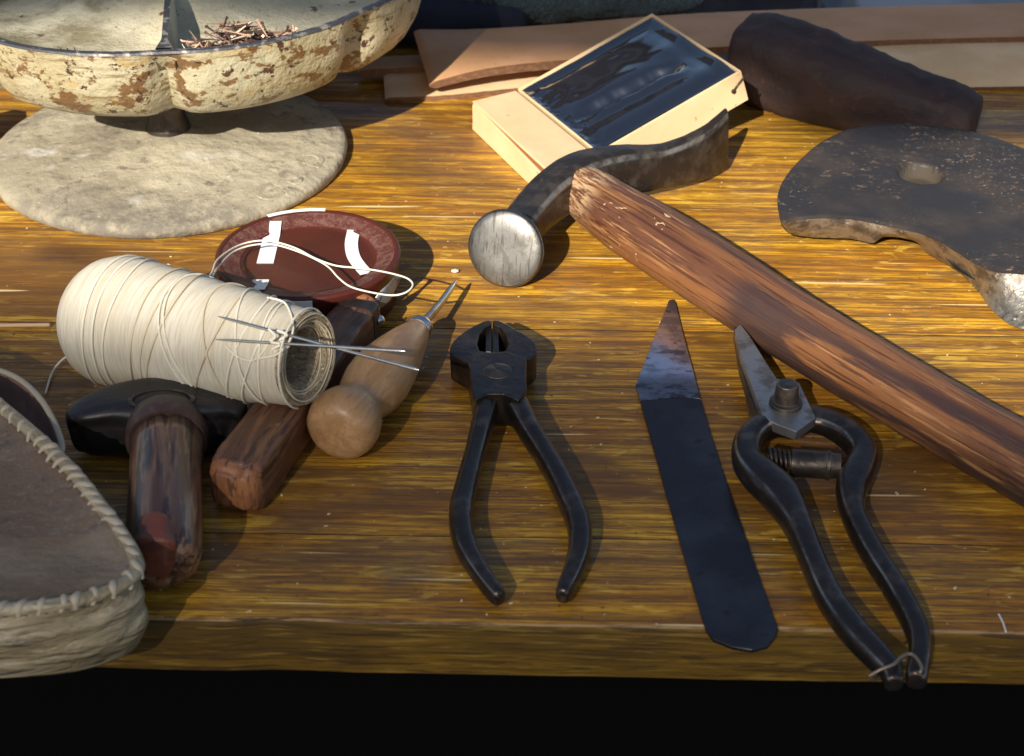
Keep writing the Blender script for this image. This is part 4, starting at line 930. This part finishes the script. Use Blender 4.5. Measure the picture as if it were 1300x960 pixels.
# slanted red brown patch on the near end
rowsP = [[(171, 664, 2.55), (181, 654, 2.95), (196, 650, 3.12), (210, 653, 3.08), (219, 664, 2.85)],
         [(165, 690, 2.35), (178, 686, 2.80), (194, 684, 2.95), (211, 685, 2.92), (224, 690, 2.65)],
         [(165, 715, 1.55), (178, 716, 1.85), (194, 717, 1.95), (211, 717, 1.90), (225, 714, 1.75)],
         [(168, 735, .75), (179, 743, .60), (194, 749, .40), (208, 747, .50), (221, 738, .80)]]
V = [W(*q) for r in rowsP for q in r]
yend = min(v.y for v in V)
V += [v + Vector((0, .55, -.35 if i < 10 else .05)) for i, v in enumerate(V)]
F = []
for i in range(3):
    for j in range(4):
        a_ = i * 5 + j; F += [(a_, a_ + 1, a_ + 6, a_ + 5), (20 + a_, 20 + a_ + 5, 20 + a_ + 6, 20 + a_ + 1)]
for i in range(3): F += [(i * 5, i * 5 + 5, i * 5 + 25, i * 5 + 20), (i * 5 + 4, i * 5 + 24, i * 5 + 29, i * 5 + 9)]
for j in range(4): F += [(j, j + 20, j + 21, j + 1), (15 + j, 16 + j, 36 + j, 35 + j)]
obj('patch', V, F, M['red_patch'], tt, smooth=60, bevel=.12, bseg=3)

# ------------------------------------------------------------------ shoe with stitched rim, and the leather heel shell behind it
sh = thing('leather_shoe', tuple(W(60, 800)), 'half finished grey brown leather shoe with a thick white stitched rim and wrinkled sides', 'shoe')
ZS = 3.4
oc = crom([(-260, 470), (-180, 440), (-90, 452), (-30, 486), (10, 518), (42, 545), (75, 575), (105, 606), (135, 643), (160, 676), (178, 706), (181, 726), (160, 745), (125, 758), (80, 768), (20, 774), (-40, 776), (-120, 772), (-220, 740), (-300, 640), (-300, 540), (-260, 470)], 10)
OW = [W(x - 9, y, ZS) for x, y in oc[:-1]]; NOx = len(OW)
cS = sum(OW, Vector()) / NOx
V = []; F = []; K = 14
for k in range(K + 1):
    s = 1 - (k / K)
    for p in OW:
        q = cS + (p - cS) * s; z = ZS - .65 * (1 - s ** 3) + .10 * fbm(q * .35) * (1 - s ** 8) - .05
        V.append(Vector((q.x, q.y, z)))
for k in range(K):
    for j in range(NOx): j2 = (j + 1) % NOx; F.append((k * NOx + j, k * NOx + j2, (k + 1) * NOx + j2, (k + 1) * NOx + j))
obj('insole', V, F, M['insole'], sh, smooth=180, fix=False)
V = []; F = []; K = 40
for k in range(K + 1):
    v = k / K
    for p in OW:
        d = (p - cS).normalized(); out = -.12 + .30 * math.sin(v * PI * .9) - .60 * max(0, v - .7) ** 1.2 * 2.2
        q = p + d * out; q = q + d * (.22 * fbm((p.x * .3, p.y * .3, v * 3.6 + 2)) + .17 * (1 - abs(math.sin(v * 7.5 + p.x * .16 + 1.6 * fbm(p * .22)))) ** 1.5) * math.sin(PI * min(1, v * 1.3 + .05)) ** .5
        V.append(Vector((q.x, q.y, ZS + .06 - v * (ZS - .0))))
for k in range(K):
    for j in range(NOx): j2 = (j + 1) % NOx; F.append((k * NOx + j, k * NOx + j2, (k + 1) * NOx + j2, (k + 1) * NOx + j))
F.append(tuple(K * NOx + j for j in range(NOx)))
obj('upper', V, F, M['hide'], sh, smooth=180)
seamp = [tuple(p + (p - cS).normalized() * .05 + Vector((0, 0, .05))) for p in OW if True]
seamp.append(seamp[0])
loft('rim_seam', [p + (.27, .20) for p in seamp], M['hide'], sh, seg=12, n=1, cap=0)
acc = 0; st_n = 0
for i in range(NOx):
    p, q = OW[i], OW[(i + 1) % NOx]; acc += (q - p).length
    px_, vis = p.x, p.y
    if acc > .44 + .22 * random.random() and p.x > -26.5 and p.y < 68:
        acc = 0; st_n += 1
        d = (p - cS).normalized(); t = (q - p).normalized(); jt = random.uniform(-.1, .1)
        P_ = [p - d * (.30 + abs(jt)) - t * (.16 + jt) + Vector((0, 0, .0)), p - d * .12 - t * .08 + Vector((0, 0, .17)), p + d * .14 + t * (.10 + jt) + Vector((0, 0, .16)), p + d * .28 + t * .22 + Vector((0, 0, -.10))]
        R_ = [.06, .12, .15 + jt * .5, .09]
        loft('stitch', [tuple(a) + (r, r) for a, r in zip(P_, R_)], M['stitch'], sh, seg=10, n=5, cap=.6)
# heel shell
hs = thing('leather_heel_cup', tuple(W(0, 600)), 'curved pinkish leather heel piece with a pale rim standing behind the stitched shoe', 'leather piece')
ocp = crom([(-150, 560), (-120, 500), (-70, 474), (-20, 466), (20, 478), (50, 503), (70, 535), (81, 566), (76, 580), (50, 584), (10, 582), (-50, 580), (-120, 576), (-150, 560)], 8)
Z2 = 2.6
OP = [W(x, y, Z2) for x, y in ocp[:-1]]; n2 = len(OP); cP = sum(OP, Vector()) / n2
V = []; F = []
ringsd = [(.93, .02), (1.0, 0), (1.0, .02), (.985, .07), (.965, .07), (.95, 0), (.92, -.7), (.86, -1.3), (.7, -1.7), (.3, -1.8)]
ringsd = [(.93, -2.55), (.99, -2.0), (1.01, -1.0), (1.0, -.05), (.985, .04), (.965, .04), (.95, -.08), (.93, -.7), (.86, -1.4), (.7, -1.75), (.3, -1.8)]
for s, dz in ringsd:
    for p in OP: q = cP + (p - cP) * s; V.append(Vector((q.x, q.y, Z2 + dz)))
for k in range(len(ringsd) - 1):
    for j in range(n2): j2 = (j + 1) % n2; F.append((k * n2 + j, k * n2 + j2, (k + 1) * n2 + j2, (k + 1) * n2 + j))
F.append(tuple((len(ringsd) - 1) * n2 + j for j in range(n2)))
o = obj('cup', V, F, M['pink_leather'], hs, smooth=180)
loft('binding', [tuple(cP + (p - cP) * .975 + Vector((0, 0, Z2 - cP.z + .03))) + (.13, .10) for p in OP + [OP[0]]], M['stitch'], hs, seg=10, n=1, cap=0)

# ------------------------------------------------------------------ pincers
pc = thing('pincers', tuple(W(640, 560)), 'blackened steel pincers with closed jaws and spread bowed handles', 'pincers')
ZP = 1.55
def dn_(l, z=ZP): return pp(l, z)
def bulk(name, poly, ztop, z0, taper, mat, parent, bevel=.06):
    """block whose sides run in by `taper` toward the bottom"""
    T_ = [W(x, y, ztop) for x, y in poly]; c = sum(T_, Vector()) / len(T_); n = len(T_)
    B_ = [Vector((c.x + (p.x - c.x) * taper, c.y + (p.y - c.y) * taper, z0)) for p in T_]
    F = [tuple(range(n)), tuple(range(n, 2 * n))[::-1]] + [(i, n + i, n + (i + 1) % n, (i + 1) % n) for i in range(n)]
    return obj(name, T_ + B_, F, mat, parent, bevel=bevel, bseg=3, smooth=40)
jl = [(571, 448), (571, 440), (575, 433), (582, 426), (590, 420), (598, 415), (607, 410.5), (616, 406.5), (623, 405.5), (623.5, 411), (615, 415), (609, 424), (606, 436), (609, 445), (624, 447), (624, 452), (597, 463), (588, 458)]
jr = [(626.5, 405.5), (634, 406.5), (646, 412), (656, 418), (665, 423), (674, 429), (680, 435), (682, 443), (681, 449), (675, 454), (668, 457), (660, 462), (626, 452), (626, 447), (641, 445), (645, 436), (642, 424), (636, 415), (626.5, 411)]
bulk('jaw', jl, ZP + .15, .25, .97, M['black_steel'], pc, .09)
bulk('jaw', jr, ZP + .15, .25, .97, M['black_steel'], pc, .09)
bulk('cutting_edge', [(617, 410), (624.4, 406), (624.4, 447), (616, 446)], ZP - .15, .5, .9, M['black_steel'], pc, .05)
bulk('cutting_edge', [(625.2, 406), (633, 410), (634, 446), (625.2, 447)], ZP - .15, .5, .9, M['black_steel'], pc, .05)
bulk('jaw_hollow', [(604, 442), (612, 417), (638, 416), (648, 440), (640, 450), (610, 450)], .75, .25, .95, M['black_steel'], pc, .05)
bulk('plate', [(592, 452), (606, 447), (646, 447), (669, 455), (668, 476), (669, 495), (658, 508), (640, 500), (618, 500), (604, 507), (600, 500), (596, 470)], ZP + .2, .2, .99, M['black_steel'], pc, .07)
pv = W(632, 472, ZP + .17)
lathe('rivet', pv, pv + Vector((0, 0, 1)), [(0, .62), (.05, .60), (.075, .5), (.08, .1)], M['dark_iron'], pc, seg=32)
hl = pix([(619, 497, 1.0, .50, .62), (618, 515, .98, .50, .62), (611, 545, .92, .46, .60), (602, 580, .85, .42, .55), (593, 615, .80, .46, .55), (586, 645, .78, .47, .55), (586, 672, .75, .46, .54), (594, 700, .72, .42, .50), (610, 728, .68, .36, .46), (626, 750, .62, .32, .42), (633, 758, .60, .27, .38)])
loft('handle', hl, M['black_steel'], pc, seg=32, n=8, e=2.5, cap=.6, smooth=60)
hr_ = pix([(650, 497, 1.0, .50, .62), (656, 515, .98, .50, .62), (671, 545, .92, .46, .60), (690, 575, .85, .44, .56), (708, 605, .80, .46, .55), (725, 640, .78, .47, .55), (735, 668, .75, .47, .54), (736, 695, .72, .44, .50), (729, 722, .68, .38, .46), (719, 745, .62, .33, .42), (715, 755, .60, .28, .38)])
loft('handle', hr_, M['black_steel'], pc, seg=32, n=8, e=2.5, cap=.6, smooth=60)

# ------------------------------------------------------------------ knife
kf = thing('skiving_knife', tuple(W(895, 600)), 'flat dark steel skiving knife blade with an angled bright ground tip', 'knife')
kz = .17
def kprism(name, poly, mat, zt): return prism(name, pp(poly, zt), .01, zt, mat, kf, bevel=.035, bseg=2)
right = lambda y: 857 + (y - 381) * (988 - 857) / (800 - 381) * 1.0
R_ = [(858, 384), (866, 418), (878, 462), (889.5, 506)]
kprism('ground_tip', [(849, 381), (855, 379.5)] + R_ + [(862, 503), (836, 506), (812.5, 508), (807, 488)], M['ground_blade'], kz)
kprism('blade', [(812.7, 508.6), (836, 506.6), (862, 503.6), (889.6, 506.6), (903, 553), (918, 600), (935, 648), (952, 697), (970, 749), (988, 799), (983, 810), (975, 820), (955, 825), (930, 821), (905, 811), (896, 799), (879, 742), (855, 660), (832, 578)], M['blade'], kz)

# ------------------------------------------------------------------ garden shears
gs = thing('shears', tuple(W(1030, 620)), 'old black iron hand shears with bolt, coil spring and handles tied with wire', 'shears')
bulk('blade', [(933, 418), (940, 411), (951, 425), (968, 452), (986, 480), (1015, 486), (1029, 516), (1036, 530), (1011, 548), (985, 538), (968, 528), (953, 485), (941, 452)], 1.66, 1.2, 1.0, M['shear_blade'], gs, .04)
bulk('bevel', [(932, 417), (934, 413), (942, 450), (954, 486), (969, 529), (962, 534), (950, 500), (939, 462)], 1.25, .7, 1.0, M['dark_iron'], gs, .03)
bulk('counter_blade', [(936, 440), (945, 445), (965, 500), (978, 540), (960, 548), (950, 515), (946, 490), (938, 462)], .65, .25, 1.0, M['worn_steel'], gs, .03)
b0 = W(997, 516, 1.55)
lathe('bolt', b0, b0 + Vector((0, 0, 1)), [(0, .70), (.25, .68), (.32, .52), (1.05, .46), (1.12, .42), (1.14, .1)], M['dark_iron'], gs, seg=32, smooth=35)
la = pix([(1008, 547, 1.05, .30, .38), (988, 540, 1.05, .46, .50), (965, 545, 1.1, .54, .58), (949, 563, 1.1, .58, .62), (949, 586, 1.1, .60, .64), (967, 606, 1.08, .78, .66), (990, 628, 1.02, .80, .66), (1012, 665, .98, .56, .62), (1031, 710, .95, .48, .56), (1055, 762, .92, .50, .54), (1085, 803, .9, .52, .52), (1115, 835, .88, .48, .48), (1130, 852, .85, .40, .42), (1135, 866, .82, .34, .38)])
loft('handle', la, M['black_steel'], gs, seg=32, n=9, e=2.5, cap=.4, smooth=60)
ra = pix([(1001, 546, 1.15, .30, .42), (1026, 533, 1.15, .60, .48), (1054, 538, 1.12, .62, .52), (1082, 556, 1.08, .58, .60), (1096, 579, 1.05, .58, .62), (1088, 602, 1.05, .66, .64), (1081, 622, 1.02, .62, .64), (1084, 655, .98, .46, .58), (1108, 703, .95, .44, .54), (1137, 748, .92, .44, .52), (1162, 795, .9, .42, .5), (1168, 825, .88, .38, .46), (1163, 862, .84, .38, .42)])
loft('handle', ra, M['black_steel'], gs, seg=32, n=9, e=2.5, cap=.4, smooth=60)
s0 = W(1000, 587, 1.1); s1 = W(1066, 592, 1.1); sl = (s1 - s0).length
lathe('spring_barrel', s0, s1, [(.1, .40), (.15, .56), (sl * .72, .56), (sl * .74, .60), (sl * .8, .60), (sl * .82, .54), (sl, .50)], M['dark_iron'], gs, seg=32, smooth=40)
c0_ = W(975, 582, 1.1); dv = (s0 - c0_); P_ = []
for k in range(80):
    t = k / 79; a_ = t * 2 * PI * 4.5; P_.append(c0_ + dv * (t * 1.1) + Vector((0, math.cos(a_) * .42, math.sin(a_) * .42)))
wire('coil', P_, .075, M['dark_iron'], gs, n=2)
wr = TH([(1104, 858, 1.1), (1118, 850, 1.35), (1135, 843, 1.5), (1143, 835, 1.5), (1155, 830, 1.5), (1164, 836, 1.5), (1170, 848, 1.45), (1166, 854, 1.3), (1158, 846, .9), (1150, 838, .6), (1130, 850, .5), (1112, 862, .7), (1104, 858, 1.1)])
wire('wire_tie', wr, .06, M['wire'], gs)

# ------------------------------------------------------------------ small bits
p = W(578, 344, .12)
o = loft('stone_chip', [tuple(p + Vector((-.16, 0, 0))) + (.09, .07), tuple(p) + (.12, .10), tuple(p + Vector((.13, .02, 0))) + (.08, .06)], M['crystal'], None, seg=10, n=3, cap=.5)
props(o, 'tiny pale chip on the table above the awl tip', 'chip')
o = wire('wooden_stick', TH([(-30, 414, .12), (20, 413, .14), (62, 412.5, .12)]), .10, M['stick'])
props(o, 'thin pale wooden stick at the left edge pointing at the thread cone', 'stick')
hb = W(-12, 152, 1.2)
o = lathe('dark_ball', hb - Vector((2, 0, .2)), hb + Vector((2, 0, 0)), [(0, .3), (.3, 1.0), (1, 1.3), (1.8, 1.15), (2.3, .6), (2.4, .2)], M['ebony'], None, seg=32)
props(o, 'dark rounded knob at the left edge behind the nail stand foot', 'ball')
p = W(1272, 787, .02)
o = wire('white_splinter', [W(1268, 780, .06), W(1273, 790, .06), W(1277, 802, .06)], .035, M['tape']); props(o, 'tiny white splinter near the front edge of the table at the right', 'splinter')
